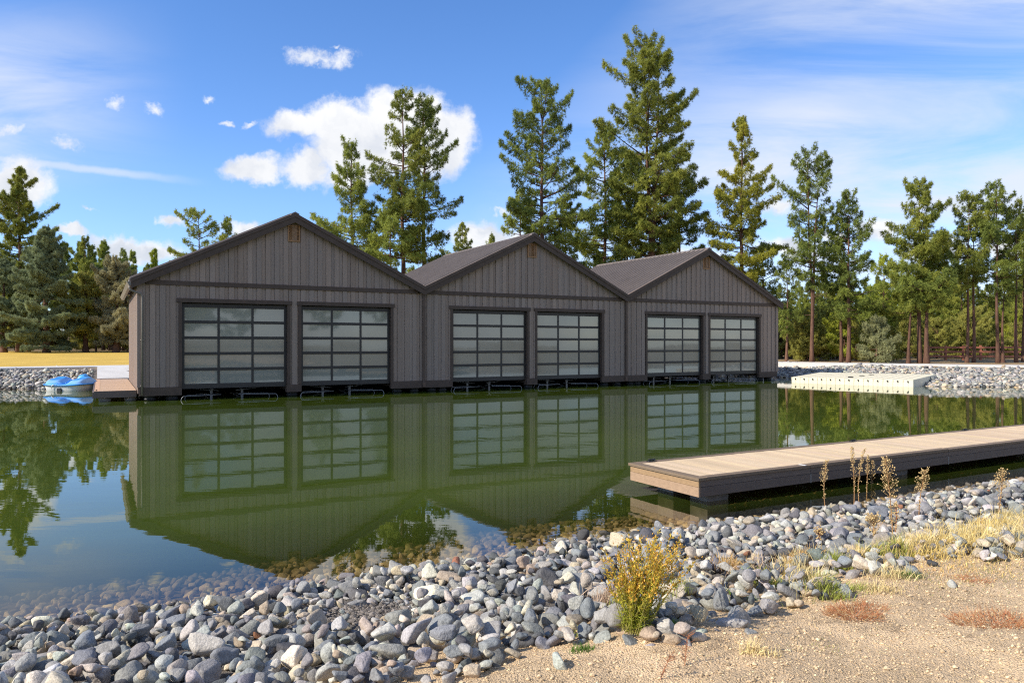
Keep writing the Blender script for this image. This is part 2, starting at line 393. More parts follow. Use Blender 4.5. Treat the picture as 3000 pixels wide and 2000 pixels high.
def land(x, y, detail=True):
    x = np.asarray(x, float); y = np.asarray(y, float)
    s = sdist(x, y)
    near = (y - (19 + .5 * x)) < 0
    dd_ = np.maximum(-s, 0); w = -np.minimum(1.9, np.where(near, .13 * dd_ + .22 * np.maximum(dd_ - 2.0, 0), .30 * dd_ + .06 * dd_ ** .5))
    zn = np.where(s < 4.1, .155 * s, .635 + .012 * (s - 4.1))
    zn = np.minimum(zn, 1.3)
    sink = .11 * (1 - sst(s, 2.7, 4.3)) * near       # bed on which the cobbles lie
    kl = np.where(x < -5, .205, .137); zf = np.where(s * kl < .85, kl * s, .85) + np.clip((s - 12) * .0075, 0, .55) + np.clip((y - 128) * .035, 0, 7)
    z = np.where(s < 0, w, np.where(near, zn, zf)) - sink - .13 * near * sst(-s, -.5, .5) * (s > -4)  - .13 * near * (s <= -4)
    if detail:
        k = sst(s, 3.2, 4.6) * near * (np.hypot(x, y) < 14)
        z = z + k * (lattice_noise(1, x, y, .9) * .09 + lattice_noise(2, x, y, .33) * .035 + lattice_noise(3, x, y, .12) * .016 + lattice_noise(4, x, y, .05) * .008)
    return z


def px(xp, yp, z=0.0):
    """where the ray through photograph pixel (xp, yp) meets height z"""
    Y = FPX * (CAMZ - z) / (yp - YH); return (xp - 1500) / FPX * Y, Y


def on_ground(xp, yp):
    z = .4
    for _ in range(12):
        X, Y = px(xp, yp, z); z = .5 * z + .5 * float(land(np.array([X]), np.array([Y]))[0])
    return X, Y, float(land(np.array([X]), np.array([Y]))[0])


def grid(name, xs, ys, zf, mat, colf=None, keep=None, smooth=True, attrs=None):
    X, Y = np.meshgrid(xs, ys, indexing='ij'); Z = zf(X, Y); nx, ny = X.shape
    i, j = np.meshgrid(np.arange(nx - 1), np.arange(ny - 1), indexing='ij')
    F = np.stack([i * ny + j, (i + 1) * ny + j, (i + 1) * ny + j + 1, i * ny + j + 1], -1).reshape(-1, 4)
    V = np.stack([X, Y, Z], -1).reshape(-1, 3)
    if keep is not None:
        k = keep(X, Y).ravel(); F = F[k[F].all(1)]
    return mk(name, V, [F], mat, None, smooth, colf(X, Y).reshape(-1, 3) if colf else None, {k: f(X, Y).ravel() for k, f in (attrs or {}).items()})


def spread(lo, dense_lo, dense_hi, hi, step, grow=1.12, cap=14):
    a = list(np.arange(dense_lo, dense_hi, step)); st = step; x = dense_hi
    while x < hi: a.append(x); st = min(st * grow, cap); x += st
    st = step; x = dense_lo; b = []
    while x > lo: st = min(st * grow, cap); x -= st; b.append(x)
    return np.array(b[::-1] + a)


def ground_col(X, Y):
    s = sdist(X, Y); near = (Y - (19 + .5 * X)) < 0
    sand = np.array((.66, .475, .28)); silt = np.array((.28, .20, .10)); gravel = np.array((.17, .15, .13)); duff = np.array((.36, .255, .14)); dry = np.array((.40, .29, .15))
    c = np.where((s < -.1)[..., None], silt, gravel)
    c = np.where((near & (s > 3.3))[..., None], sand, c)
    c = np.where((~near & (s > 6))[..., None], duff, c)
    c = np.where((near & (np.hypot(X, Y) > 16))[..., None], dry, c)
    return c


gx = spread(-420, -2.2, 5.2, 420, .05, 1.09); gy = spread(-220, 2.6, 7.2, 700, .05, 1.09)
ground = tag(grid('ground', gx, gy, land, M['ground'], ground_col), kind='structure')
wx = spread(-48, -14, 22, 58, .35, 1.15, 3); wy = spread(1, 4, 42, 58, .35, 1.15, 3)
water = tag(grid('water', wx, wy, lambda x, y: np.zeros_like(x), M['water'], keep=lambda x, y: sdist(x, y) < 1.2,
                 attrs={'depth': lambda x, y: np.clip(-land(x, y, False), 0, 3)}), kind='structure')

# lawn and the paved path round the far side
LAWN0 = np.array((-30.6, 44.75)); LN = np.array((-.575, .818))


def lawn_keep(x, y):
    q = (x - LAWN0[0]) * LN[0] + (y - LAWN0[1]) * LN[1]
    return (q > .0) & (y < 101) & (x < -2 - .12 * y) & (x > -140)


lawn = tag(grid('lawn', np.arange(-135, -4, 1.0), np.arange(20, 102, 1.0), lambda x, y: land(x, y, False) + .05 + .05 * lattice_noise(9, x, y, 6.), M['lawn'], keep=lawn_keep), kind='structure')


def ribbon(name, line, wl, wr, up, thick, mat):
    L = np.array(line, float); seg = np.linalg.norm(np.diff(L, axis=0), axis=1); t = np.concatenate([[0], np.cumsum(seg)])
    u = np.arange(0, t[-1], 1.0); C = np.stack([np.interp(u, t, L[:, 0]), np.interp(u, t, L[:, 1])], 1)
    k = np.ones(5) / 5; Cp = np.pad(C, ((2, 2), (0, 0)), 'edge'); C = np.stack([np.convolve(Cp[:, i], k, 'valid') for i in (0, 1)], 1)
    T = np.gradient(C, axis=0); T /= np.linalg.norm(T, axis=1)[:, None]; N = np.stack([-T[:, 1], T[:, 0]], 1)
    a, b = C + N * wl, C - N * wr
    za = land(a[:, 0], a[:, 1], False); zb = land(b[:, 0], b[:, 1], False); z = np.maximum(za, zb) + up
    V = np.vstack([np.c_[a, z], np.c_[b, z], np.c_[a, z - thick], np.c_[b, z - thick]]); n = len(C); i = np.arange(n - 1)
    F = [np.stack([i + n, i + n + 1, i + 1, i], 1), np.stack([i, i + 1, i + 2 * n + 1, i + 2 * n], 1), np.stack([i + n, i + 3 * n, i + 3 * n + 1, i + n + 1], 1)]
    return tag(mk(name, V, F, mat), kind='structure')


ribbon('path', [(-62, 19), (-45, 31.6), (-29.6, 42.6), (-25.4, 45.6), (-19, 50), (-8, 56.5), (3, 61.5), (11, 63.5), (17, 60), (20.7, 55.7), (26.8, 50.1), (32.3, 46.4), (40, 43.2), (58, 39)], 1.5, 1.5, .07, .4, M['concrete'])


# ------------------------------------------------------------------ boathouse
def local(p):  # facade coordinates -> world
    q = P0 + DX * p[0] + NB * p[1]; return (q[0], q[1], p[2] if len(p) > 2 else 0)


W, DEP, OV = 12.0, 10.6, .30
ZA, ZV = 7.90, 4.583
SLOPE = (ZA - .0 - (ZV + .395)) / 6.0
rng = np.random.RandomState(5)
house = empty('boathouse', (P0[0], P0[1], 0), TH)
tag(house, 'long brown board-clad boathouse of three gables standing over the pond', 'boathouse')


def roof_z(s):  # underside-of-trim line of the rake at facade coordinate s
    m = min(2, max(0, int(s // W))); return ZA - SLOPE * abs(s - (m + .5) * W)


ZB0, ZB1 = 4.625, 4.812       # belly band
SK0, SK1 = .20, .54        # skirt
DOORS = [(m * W + a, m * W + b) for m in range(3) for a, b in ((1.424, 5.843), (6.19, 10.53))]


def clad_col():
    k = rng.normal(1, .06); w = rng.uniform(-.03, .03); return np.array((1 + w, 1, 1 - w)) * k


def board_pairs(a, b):
    out = []; x = a - (a % .37); flip = 0
    while x < b:
        for w0, w1, pr in ((.004, .211, 1), (.219, .366, 0)):
            p, q = max(a, x + w0), min(b, x + w1)
            if q - p > .015: out.append((p, q, pr))
        x += .37
    return out


for m in range(3):
    wall = MB()
    a0, b0 = m * W, (m + 1) * W
    da, db = DOORS[2 * m], DOORS[2 * m + 1]
    # wall below the band: full height beside the doors, short above them
    for (a, b, z0) in ((a0, da[0] + .06, SK1 - .02), (da[0] + .06, da[1] - .06, 4.0), (da[1] - .06, db[0] + .06, SK1 - .02), (db[0] + .06, db[1] - .06, 4.0), (db[1] - .06, b0, SK1 - .02)):
        for p, q, pr in board_pairs(a, b):
            wall.box(p, q, -.052 if pr else -.020, .03, z0, ZB0 + .05, clad_col())
        wall.box(a, b, .03, .06, z0 + .004, ZB0 + .045, (.25, .25, .25))  # backing coloured darker to paint shade into the gaps between boards
    wall.build('wall_siding', M['siding'], house)
    gb = MB(); c = a0 + W / 2
    for p, q, pr in board_pairs(a0 + .3, b0 - .3):
        zt = lambda s: ZA - SLOPE * abs(s - c) - .25
        for pp, qq in (((p, q),) if not (p < c < q) else ((p, c), (c, q))):
            if zt(pp) > ZB1 and zt(qq) > ZB1: gb.box(pp, qq, -.050 if pr else -.018, .03, ZB1 - .03, 0, clad_col(), (zt(pp), zt(qq)))
    for pp, qq in ((a0 + .9, c), (c, b0 - .9)): gb.box(pp, qq, .03, .06, ZB1 - .1, 0, (.25, .25, .25), (zt(pp), zt(qq)))  # darkened backing again, shade painted into the gable's board gaps
    gb.build('gable_siding', M['siding'], house)
    bd = MB(); bd.box(a0 + .25, b0 - .25, -.085, -.0, ZB0, ZB1); bd.build('belly_band', M['trim'], house, bevel=.006)
    # skirt boards
    lo = a0 + (0 if m == 0 else .003)
    for bx_ in ((lo, da[0] + .12, -.075, .1, SK0, SK1), (da[1] - .15, db[0] + .13, -.075, .25, SK0 - .01, SK1 - .02), (db[1] - .12, b0 - .003, -.075, .1, SK0, SK1)):
        sk = MB(); sk.box(*bx_); sk.build('skirt_board', M['trim'], house, bevel=.006)
    # rake: fascia board with a metal edge trim above it
    rk = MB()
    for sgn in (-1, 1):
        e = W / 2 + (.29 if (m == 0 and sgn < 0) or (m == 2 and sgn > 0) else -.002)
        def P(s, y, dz): return (c + sgn * s, y, ZA - SLOPE * s + dz)
        for y0, y1, zt, zb, cc in ((-OV, -OV + .05, -.15, -.40, .95), (-OV - .03, -OV + .07, .0, -.152, 1.05)):
            A = [P(0, y0, zb), P(e, y0, zb), P(e, y1, zb), P(0, y1, zb), P(0, y0, zt), P(e, y0, zt), P(e, y1, zt), P(0, y1, zt)]
            rk.hexa(A if sgn > 0 else [A[i] for i in (1, 0, 3, 2, 5, 4, 7, 6)], (cc, cc, cc))
        A = [P(0, -OV + .05, -.25), P(e, -OV + .05, -.25), P(e, .05, -.25), P(0, .05, -.25), P(0, -OV + .05, -.2), P(e, -OV + .05, -.2), P(e, .05, -.2), P(0, .05, -.2)]
        rk.hexa(A if sgn > 0 else [A[i] for i in (1, 0, 3, 2, 5, 4, 7, 6)], (.9, .9, .9))
    rk.build('rake_board', M['trim'], house)
    # ribbed roof
    rf = MB()
    for sgn in (-1, 1):
        e = W / 2 + (.35 if (m == 0 and sgn < 0) or (m == 2 and sgn > 0) else -.03)
        def P(s, y, dz): return (c + sgn * s, y, ZA - SLOPE * s + dz)
        y0, y1 = -OV + .072, DEP + .3
        A = [P(0, y0, -.14), P(e, y0, -.14), P(e, y1, -.14), P(0, y1, -.14), P(0, y0, .0), P(e, y0, .0), P(e, y1, .0), P(0, y1, .0)]
        rf.hexa(A if sgn > 0 else [A[i] for i in (1, 0, 3, 2, 5, 4, 7, 6)])
        y = y0 + .2
        while y < y1:
            A = [P(.1, y - .05, .002), P(e - .02, y - .05, .002), P(e - .02, y + .05, .002), P(.1, y + .05, .002), P(.1, y - .03, .085), P(e - .02, y - .03, .085), P(e - .02, y + .03, .085), P(.1, y + .03, .085)]
            rf.hexa(A if sgn > 0 else [A[i] for i in (1, 0, 3, 2, 5, 4, 7, 6)], (1.06, 1.06, 1.06)); y += .40
    ro = rf.build('roof', M['roof'], house)
    rc = MB()
    for sgn in (-1, 1):
        def P(s, y, dz): return (c + sgn * s, y, ZA - SLOPE * s + dz)
        A = [P(0, -OV - .032, .003), P(.17, -OV - .032, .003), P(.17, DEP + .25, .048), P(0, DEP + .25, .048), P(0, -OV - .032, .06), P(.17, -OV - .032, .055), P(.17, DEP + .25, .10), P(0, DEP + .25, .105)]
        rc.hexa(A if sgn > 0 else [A[i] for i in (1, 0, 3, 2, 5, 4, 7, 6)], (.95, .95, .95))
    rc.build('ridge_cap', M['roof'], ro)
    # louvred vent
    vf = MB(); z0, z1 = 6.70, 7.40
    for x0, x1, q0, q1 in ((c - .26, c - .21, z0, z1), (c + .21, c + .26, z0, z1), (c - .21, c + .21, z0, z0 + .05), (c - .21, c + .21, z1 - .05, z1)): vf.box(x0, x1, -.085, .02, q0, q1)
    ve = vf.build('gable_vent', M['cedar'], house)
    sl = MB(); k = z0 + .055
    while k < z1 - .07:
        sl.hexa([(c - .21, -.07, k), (c + .21, -.07, k), (c + .21, -.02, k + .03), (c - .21, -.02, k + .03), (c - .21, -.07, k + .012), (c + .21, -.07, k + .012), (c + .21, -.02, k + .042), (c - .21, -.02, k + .042)]); k += .045
    sl.build('louvre', M['cedar'], ve)

for k, (a, b) in enumerate(DOORS):
    tr = MB()
    tr.box(a - .06, b + .06, -.105, .08, 3.95, 4.12); tr.box(a, a + .125, -.085, .22, SK1 if k % 2 == 0 else SK1 - .018, 3.948); tr.box(b - .125, b, -.085, .22, SK1 - .018 if k % 2 == 0 else SK1, 3.948)
    tr.build('door_trim', M['trim'], house, bevel=.006)
    x0, x1 = a + .127, b - .127; z0, z1 = .44, 3.925; yd0, yd1 = .10, .155
    fr = MB()
    sw, mw = .105, .09; pw = (x1 - x0 - 2 * sw - 2 * mw) / 3
    rails = [(z0, .637)]; zz = .637
    for r_ in range(5):
        rails.append((zz + .53, zz + .53 + (.118 if r_ < 4 else z1 - zz - .53))); zz += .648
    for q0, q1 in rails: fr.box(x0, x1, yd0, yd1, q0, q1)
    for r_ in range(5):
        q0, q1 = rails[r_][1], rails[r_ + 1][0]
        for xa, xb in ((x0, x0 + sw), (x0 + sw + pw, x0 + sw + pw + mw), (x0 + sw + 2 * pw + mw, x0 + sw + 2 * pw + 2 * mw), (x1 - sw, x1)): fr.box(xa, xb, yd0 + .003, yd1 - .003, q0, q1)
        fr.box(x0 + .01, x1 - .01, yd0 - .004, yd0 + .001, q1 + .055, q1 + .063)
    do = fr.build('garage_door', M['doorframe'], house)
    pn = MB()
    for r_ in range(5):
        for c_ in range(3):
            xa = x0 + sw + c_ * (pw + mw); t = rng.uniform(-.004, .004); t2 = rng.uniform(-.003, .003)
            q0, q1 = rails[r_][1] - .005, rails[r_ + 1][0] + .005; y = yd0 + .022
            pn.hexa([(xa - .005, y, q0), (xa + pw + .005, y + t, q0), (xa + pw + .005, y + .02, q0), (xa - .005, y + .02, q0), (xa - .005, y + t2, q1), (xa + pw + .005, y + t + t2, q1), (xa + pw + .005, y + .02, q1), (xa - .005, y + .02, q1)])
    pn.build('door_glass', M['glass'], do)

sw_ = MB()
for p, q, pr in [(y, y + w, pr) for y0 in np.arange(.0, DEP - .1, .37) for y, w, pr in ((y0, .215, 1), (y0 + .215, .155, 0))]:
    sw_.box(-.045 if pr else -.018, .06, p + .062, min(q, DEP) + .06, .3, 4.72, clad_col())
sw_.build('side_wall', M['siding'], house)
sw_ = MB()
for p, q, pr in [(y, y + w, pr) for y0 in np.arange(.0, DEP - .1, .37) for y, w, pr in ((y0, .215, 1), (y0 + .215, .155, 0))]:
    sw_.box(3 * W - .06, 3 * W + (.045 if pr else .018), p + .062, min(q, DEP) + .06, .3, 4.72, clad_col())
sw_.build('side_wall', M['siding'], house)
for x in (-.075, 3 * W - .1):
    cb = MB(); cb.box(x, x + .175, -.082, .06, SK1, 4.6); cb.build('corner_board', M['siding'], house, bevel=.006)
bw = MB()
for m in range(3):
    c = (m + .5) * W
    for a, b in ((m * W, c), (c, (m + 1) * W)): bw.box(a, b, DEP - .02, DEP + .1, .15, 0, (1, 1, 1), (roof_z(a + 1e-6) - .2 if a < c else ZA - .2, ZA - .2 if b <= c + 1e-6 else ZV + .2))
bw.box(0.1, 3 * W - .1, DEP - .3, DEP - .02, -.6, .15)
for x in (W, 2 * W): bw.box(x - .06, x + .06, .3, DEP - .1, .3, 4.3)
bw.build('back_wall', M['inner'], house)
fp = MB()
for x0, x1 in [(.05, 1.45)] + [(m * W + 5.7, m * W + 6.33) for m in range(3)] + [(m * W - 1.45, m * W + 1.42) for m in (1, 2)] + [(3 * W - 1.45, 3 * W - .05)]:
    fp.box(x0, x1, .26, DEP - .3, .28, .42)
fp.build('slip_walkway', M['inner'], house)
for x in (.4, 1.2, 6.0, 10.85, 11.7, 12.6, 13.15, 18.0, 22.85, 23.7, 24.6, 25.1, 30.0, 34.85, 35.6):
    for y in (.35, 5.2):
        pb = MB(); pb.lathe([(0, -1.9), (.21, -1.9), (.21, .02), (.235, .03), (.235, .08), (.21, .09), (.21, .14), (.235, .15), (.235, SK0 + .07), (0, SK0 + .07)], 18, (x, y, 0))
        pb.build('pier', M['pier'], house, True)
gt = MB()  # eave gutter along the left side, its front end and the pipe down the corner
gt.hexa([(-.36, -OV + .02, 4.54), (-.26, -OV + .02, 4.54), (-.26, DEP + .25, 4.54), (-.36, DEP + .25, 4.54), (-.44, -OV + .02, 4.70), (-.26, -OV + .02, 4.70), (-.26, DEP + .25, 4.70), (-.44, DEP + .25, 4.70)])
gt.build('gutter', M['gutter'], house, bevel=.004)
ds = MB(); ds.tube([(-.34, -.2, 4.53), (-.34, -.2, 4.44), (-.28, -.2, 4.36), (-.1, -.17, 4.29), (.04, -.15, 4.25), (.10, -.13, 4.17), (.10, -.125, 4.0), (.10, -.125, .23)], .042, 10)
for z in (.6, 2.4): ds.box(.04, .16, -.14, -.075, z, z + .03)
ds.build('downspout', M['gutter'], house, True)
for x in (W, 2 * W):
    ds = MB(); ds.box(x - .03, x + .1, -.135, -.048, .42, 4.62, (1.2, 1.2, 1.2)); ds.box(x - .035, x + .105, -.15, -.077, .24, .44, (1.6, 1.5, 1.4)); ds.build('downspout', M['trim'], house, bevel=.008)

# boat lifts showing below the doors
def boat_lift():
    t = empty('boat_lift', (0, 0, 0), TH)
    for s in (-.62, .62):
        p = MB(); p.box(s - .05, s + .05, .35, .45, -1.8, .36); p.box(s - .08, s + .08, .33, .47, .30, .36); p.build('post', M['lift'], t)
        a = MB(); a.tube([(s - .28 * np.sign(s), .1, .30), (s + .5 * np.sign(s), .2, .37), (s + .9 * np.sign(s), .3, .45)], .016, 8); a.build('bunk_tube', M['lift'], t, True)
        for y, l in ((-.75, 1.25), (.0, 1.05)):
            sg = np.sign(s); q = MB()
            pts = [(s - .28 * sg, y + .3, .17), (s + .5 * sg, y + .1, .16)] + [(s + (.5 + (l - .6)) * sg + .12 * sg * math.sin(a_), y - .02, .16 - .22 * (1 - math.cos(a_))) for a_ in np.linspace(.2, 1.5, 6)] + [(s + (.5 + (l - .6)) * sg + .125 * sg, y - .03, -.32)]
            q.tube(pts, .016, 8); q.build('guide_tube', M['lift'], t, True)
        d = MB(); d.bar((s - .35, .9, .16), (s + .35, .1, -.25), .09, .06); d.build('cradle_arm', M['liftdark'], t)
    return t


def copy_tree(o, parent=None):
    c = o.copy(); COLL.objects.link(c)
    if parent: c.parent = parent
    for ch in o.children: copy_tree(ch, c)
    return c


lift0 = boat_lift(); words = ['below the left door of the nearest gable', 'below the right door of the nearest gable', 'below the left door of the middle gable', 'below the right door of the middle gable', 'below the left door of the farthest gable', 'below the right door of the farthest gable']
for k, (a, b) in enumerate(DOORS):
    o = lift0 if k == 0 else copy_tree(lift0)
    o.location = local(((a + b) / 2 - .25, .5, 0)); tag(o, 'bent grey boat lift tubes at the water ' + words[k], 'boat lift', 'boat lifts in the boathouse slips')

# ------------------------------------------------------------------ side deck and walkway
sd = empty('side_deck', local((-.08, 5.34, 0)), TH); tag(sd, 'low brown plank deck along the sunlit left wall of the boathouse', 'deck')
b = MB(); n = 0
for i in range(76):
    y = -5.0 + i * .152
    b.box(-1.27, .0, y, y + .146, .395, .42, np.array((1, 1, 1)) * rng.normal(1, .05))
b.build('deck_boards', M['plank2'], sd)
b = MB(); b.box(-1.46, -1.275, -5.0, 6.55, .385, .424, (1.15, 1.05, 1.0)); b.build('edge_board', M['plank2'], sd)
b = MB(); b.box(-1.47, .0, -5.06, -5.003, .16, .426); b.box(-1.53, -1.464, -5.06, 6.55, .16, .38); b.build('fascia', M['fascia'], sd, bevel=.004)
for x, y in ((-1.1, -4.7), (-1.1, -1.5), (-1.1, 1.7), (-.2, -4.7)):
    b = MB(); b.lathe([(0, -1.6), (.2, -1.6), (.2, .03), (.22, .04), (.22, .1), (.2, .11), (.2, .18), (0, .18)], 16, (x, y, 0)); b.build('pier', M['concrete_pier'], sd, True)
for k, y in enumerate((-4.75, -4.3)):
    b = MB(); b.box(-1.42, -1.36, y, y + .05, .424, .445); b.build('cleat', M['black'], sd)
wk = MB(); wk.hexa([(-1.5, 11.93, -.2), (1.2, 11.93, -.2), (1.2, 15.0, -.2), (-1.5, 15.0, -.2), (-1.5, 11.93, .46), (1.2, 11.93, .46), (1.2, 15.0, .93), (-1.5, 15.0, .93)])
wk.hexa([(-1.5, 15.002, -.2), (1.2, 15.002, -.2), (1.2, 18.4, -.2), (-1.5, 18.4, -.2), (-1.5, 15.002, .93), (1.2, 15.002, .93), (1.2, 18.4, .94), (-1.5, 18.4, .94)])
wo = wk.build('walkway', M['concrete'], None); wo.location = (P0[0], P0[1], 0); wo.rotation_euler = (0, 0, TH); tag(wo, kind='structure')

# ------------------------------------------------------------------ river stones
def ico(sub):
    t = (1 + 5 ** .5) / 2
    v = [(-1, t, 0), (1, t, 0), (-1, -t, 0), (1, -t, 0), (0, -1, t), (0, 1, t), (0, -1, -t), (0, 1, -t), (t, 0, -1), (t, 0, 1), (-t, 0, -1), (-t, 0, 1)]
    f = [(0, 11, 5), (0, 5, 1), (0, 1, 7), (0, 7, 10), (0, 10, 11), (1, 5, 9), (5, 11, 4), (11, 10, 2), (10, 7, 6), (7, 1, 8), (3, 9, 4), (3, 4, 2), (3, 2, 6), (3, 6, 8), (3, 8, 9), (4, 9, 5), (2, 4, 11), (6, 2, 10), (8, 6, 7), (9, 8, 1)]
    v = [np.array(p) / np.linalg.norm(p) for p in v]
    for _ in range(sub):
        mid = {}; nf = []
        def md(a, b):
            k = (min(a, b), max(a, b))
            if k not in mid: p = v[a] + v[b]; mid[k] = len(v); v.append(p / np.linalg.norm(p))
            return mid[k]
        for a, b, c in f:
            x, y, z = md(a, b), md(b, c), md(c, a); nf += [(a, x, z), (b, y, x), (c, z, y), (x, y, z)]
        f = nf
    return np.array(v), np.array(f)


ICO = {k: ico(k) for k in (0, 1, 2, 3)}
srs = np.random.RandomState(11)
NT = 48
STONES = []
for k in range(NT):
    npl = srs.randint(9, 20); N = srs.normal(size=(npl, 3)); N /= np.linalg.norm(N, axis=1)[:, None]
    h = srs.uniform(.72, 1.0, npl); p = srs.choice([7, 10, 16, 26], p=[.22, .32, .28, .18])
    ax = np.array([1.0, srs.uniform(.66, .95), srs.uniform(.48, .8)])
    ph = srs.rand(6, 3) * 6.3; fq = srs.normal(size=(6, 3)) * 2.1
    T = {}
    for lod, (dv, fc) in ICO.items():
        q = np.maximum(dv @ N.T, 0) / h
        r = (np.sum(q ** p, 1) + .55 ** p) ** (-1 / p)
        r = r * (1 + .022 * sum(np.sin(dv @ fq[i] + ph[i][0]) for i in range(6)))
        if lod == 3: r = r * (1 + .008 * sum(np.sin(dv @ (fq[i] * 5) + ph[i][1]) for i in range(6)))
        V = dv * r[:, None]; V = V / np.abs(V).max() * ax
        T[lod] = V
    STONES.append((T, ax, p))
PAL = [('blue-grey', (.20, .208, .215), .24), ('grey', (.285, .278, .262), .25), ('pale-grey', (.43, .415, .38), .19), ('charcoal', (.10, .10, .102), .09), ('tan', (.42, .345, .25), .09), ('cream', (.54, .48, .38), .07), ('pinkish', (.37, .32, .28), .025), ('rust-red', (.28, .13, .075), .004)]
PP = np.array([p[2] for p in PAL]); PP /= PP.sum()


def rotm(rs, n, tilt=.35):
    a = rs.uniform(0, 2 * np.pi, n); b = rs.normal(0, tilt, n); c = rs.normal(0, tilt, n)
    ca, sa, cb, sb, cc, sc_ = np.cos(a), np.sin(a), np.cos(b), np.sin(b), np.cos(c), np.sin(c)
    Rz = np.zeros((n, 3, 3)); Rz[:, 0, 0] = ca; Rz[:, 0, 1] = -sa; Rz[:, 1, 0] = sa; Rz[:, 1, 1] = ca; Rz[:, 2, 2] = 1
    Ry = np.zeros((n, 3, 3)); Ry[:, 0, 0] = cb; Ry[:, 0, 2] = sb; Ry[:, 2, 0] = -sb; Ry[:, 2, 2] = cb; Ry[:, 1, 1] = 1
    Rx = np.zeros((n, 3, 3)); Rx[:, 1, 1] = cc; Rx[:, 1, 2] = -sc_; Rx[:, 2, 1] = sc_; Rx[:, 2, 2] = cc; Rx[:, 0, 0] = 1
    return Rx @ Ry @ Rz


def stone_cols(rs, n, z):
    k = rs.choice(len(PAL), n, p=PP); c = np.array([PAL[i][1] for i in k]) * (1.06, 1.03, .97) * rs.normal(1, .14, (n, 1)).clip(.6, 1.4) * rs.normal(1, .03, (n, 3))
    rb = (k == 7) & (np.arange(n) % 3 > 0); c[rb] = (.40, .33, .26)
    wet = np.clip(-z / .12, 0, 1)[:, None]          # silt and algae coat what lies under water
    c = c * (1 - .85 * wet) + np.array((.52, .355, .165)) * (.22 + 2.2 * c.mean(1, keepdims=True)) * .85 * wet
    band = np.clip(1 - z / .06, 0, 1) * (z > 0); c = c * (1 - .4 * band[:, None])      # still wet from the ripples
    return np.clip(c, .02, .75), k


class Pile:
    """drops stones one after another on a height field, so that they rest on each other"""
    def __init__(s, x0, x1, y0, y1, cell=.02):
        s.c = cell; s.x0, s.y0 = x0, y0
        s.xs = np.arange(x0, x1, cell); s.ys = np.arange(y0, y1, cell)
        X, Y = np.meshgrid(s.xs, s.ys, indexing='ij'); sd_ = sdist(X, Y); s.H = land(X, Y, False); s.G = s.H.copy(); s.O = np.full(s.H.shape, -1, np.int32)
    def drop(s, i, x, y, r, Mx, ax, sink=.0, cap=.2):
        # r = half length; footprint from the rotated ellipsoid
        A = Mx @ np.diag((ax * r) ** 2) @ Mx.T
        a, b = math.sqrt(A[0, 0]), math.sqrt(A[1, 1]); cz = math.sqrt(A[2, 2])
        i0, i1 = int((x - a - s.x0) / s.c), int((x + a - s.x0) / s.c) + 2; j0, j1 = int((y - b - s.y0) / s.c), int((y + b - s.y0) / s.c) + 2
        if i0 < 0 or j0 < 0 or i1 >= len(s.xs) or j1 >= len(s.ys): return None
        dx = s.xs[i0:i1, None] - x; dy = s.ys[None, j0:j1] - y
        B = A[:2, :2]; d = B[0, 0] * B[1, 1] - B[0, 1] ** 2
        e = (B[1, 1] * dx * dx - 2 * B[0, 1] * dx * dy + B[0, 0] * dy * dy) / d
        ins = e < 1
        if not ins.any(): return None
        loc = s.H[i0:i1, j0:j1]; hh = np.sqrt(np.clip(1 - e, 0, 1)) * cz
        core = e < .75
        z = np.percentile((loc + hh * .9)[core] if core.any() else (loc + hh)[ins], 50) - sink * cz
        if z - s.G[(i0 + i1) // 2, (j0 + j1) // 2] > cap: return None
        top = z + hh
        up = ins & (top > loc)
        s.H[i0:i1, j0:j1] = np.where(up, top, loc); s.O[i0:i1, j0:j1] = np.where(up, i, s.O[i0:i1, j0:j1])
        return z


def sand_edge(x, y):
    """distance past the line where the stones give way to sand (positive = sand)"""
    s = sdist(x, y)
    return s - (4.08 + .55 * lattice_noise(21, x, y, .8) + .4 * lattice_noise(22, x, y, .3))


pile = Pile(-6.2, 12.5, 2.6, 16.5)
st_x, st_y, st_r, st_m, st_t, st_z, st_id = [], [], [], [], [], [], []


def in_view(x, y, mg=1.0): return (np.abs(x) < .82 * y + mg) & (y > 2.7)


def candidates(n, rs, rfun):
    x = rs.uniform(-6, 12.3, n); y = rs.uniform(2.8, 16.2, n); k = in_view(x, y, .3); x, y = x[k], y[k]
    s = sdist(x, y); k = (s > -3.4) & (s < 5.2); x, y, s = x[k], y[k], s[k]
    return x, y, s, rfun(rs, len(x))


def rfill(rs, n): return np.clip(rs.lognormal(math.log(.056), .28, n), .03, .14)
def rtop(rs, n): return np.clip(rs.lognormal(math.log(.058), .40, n), .03, .15)


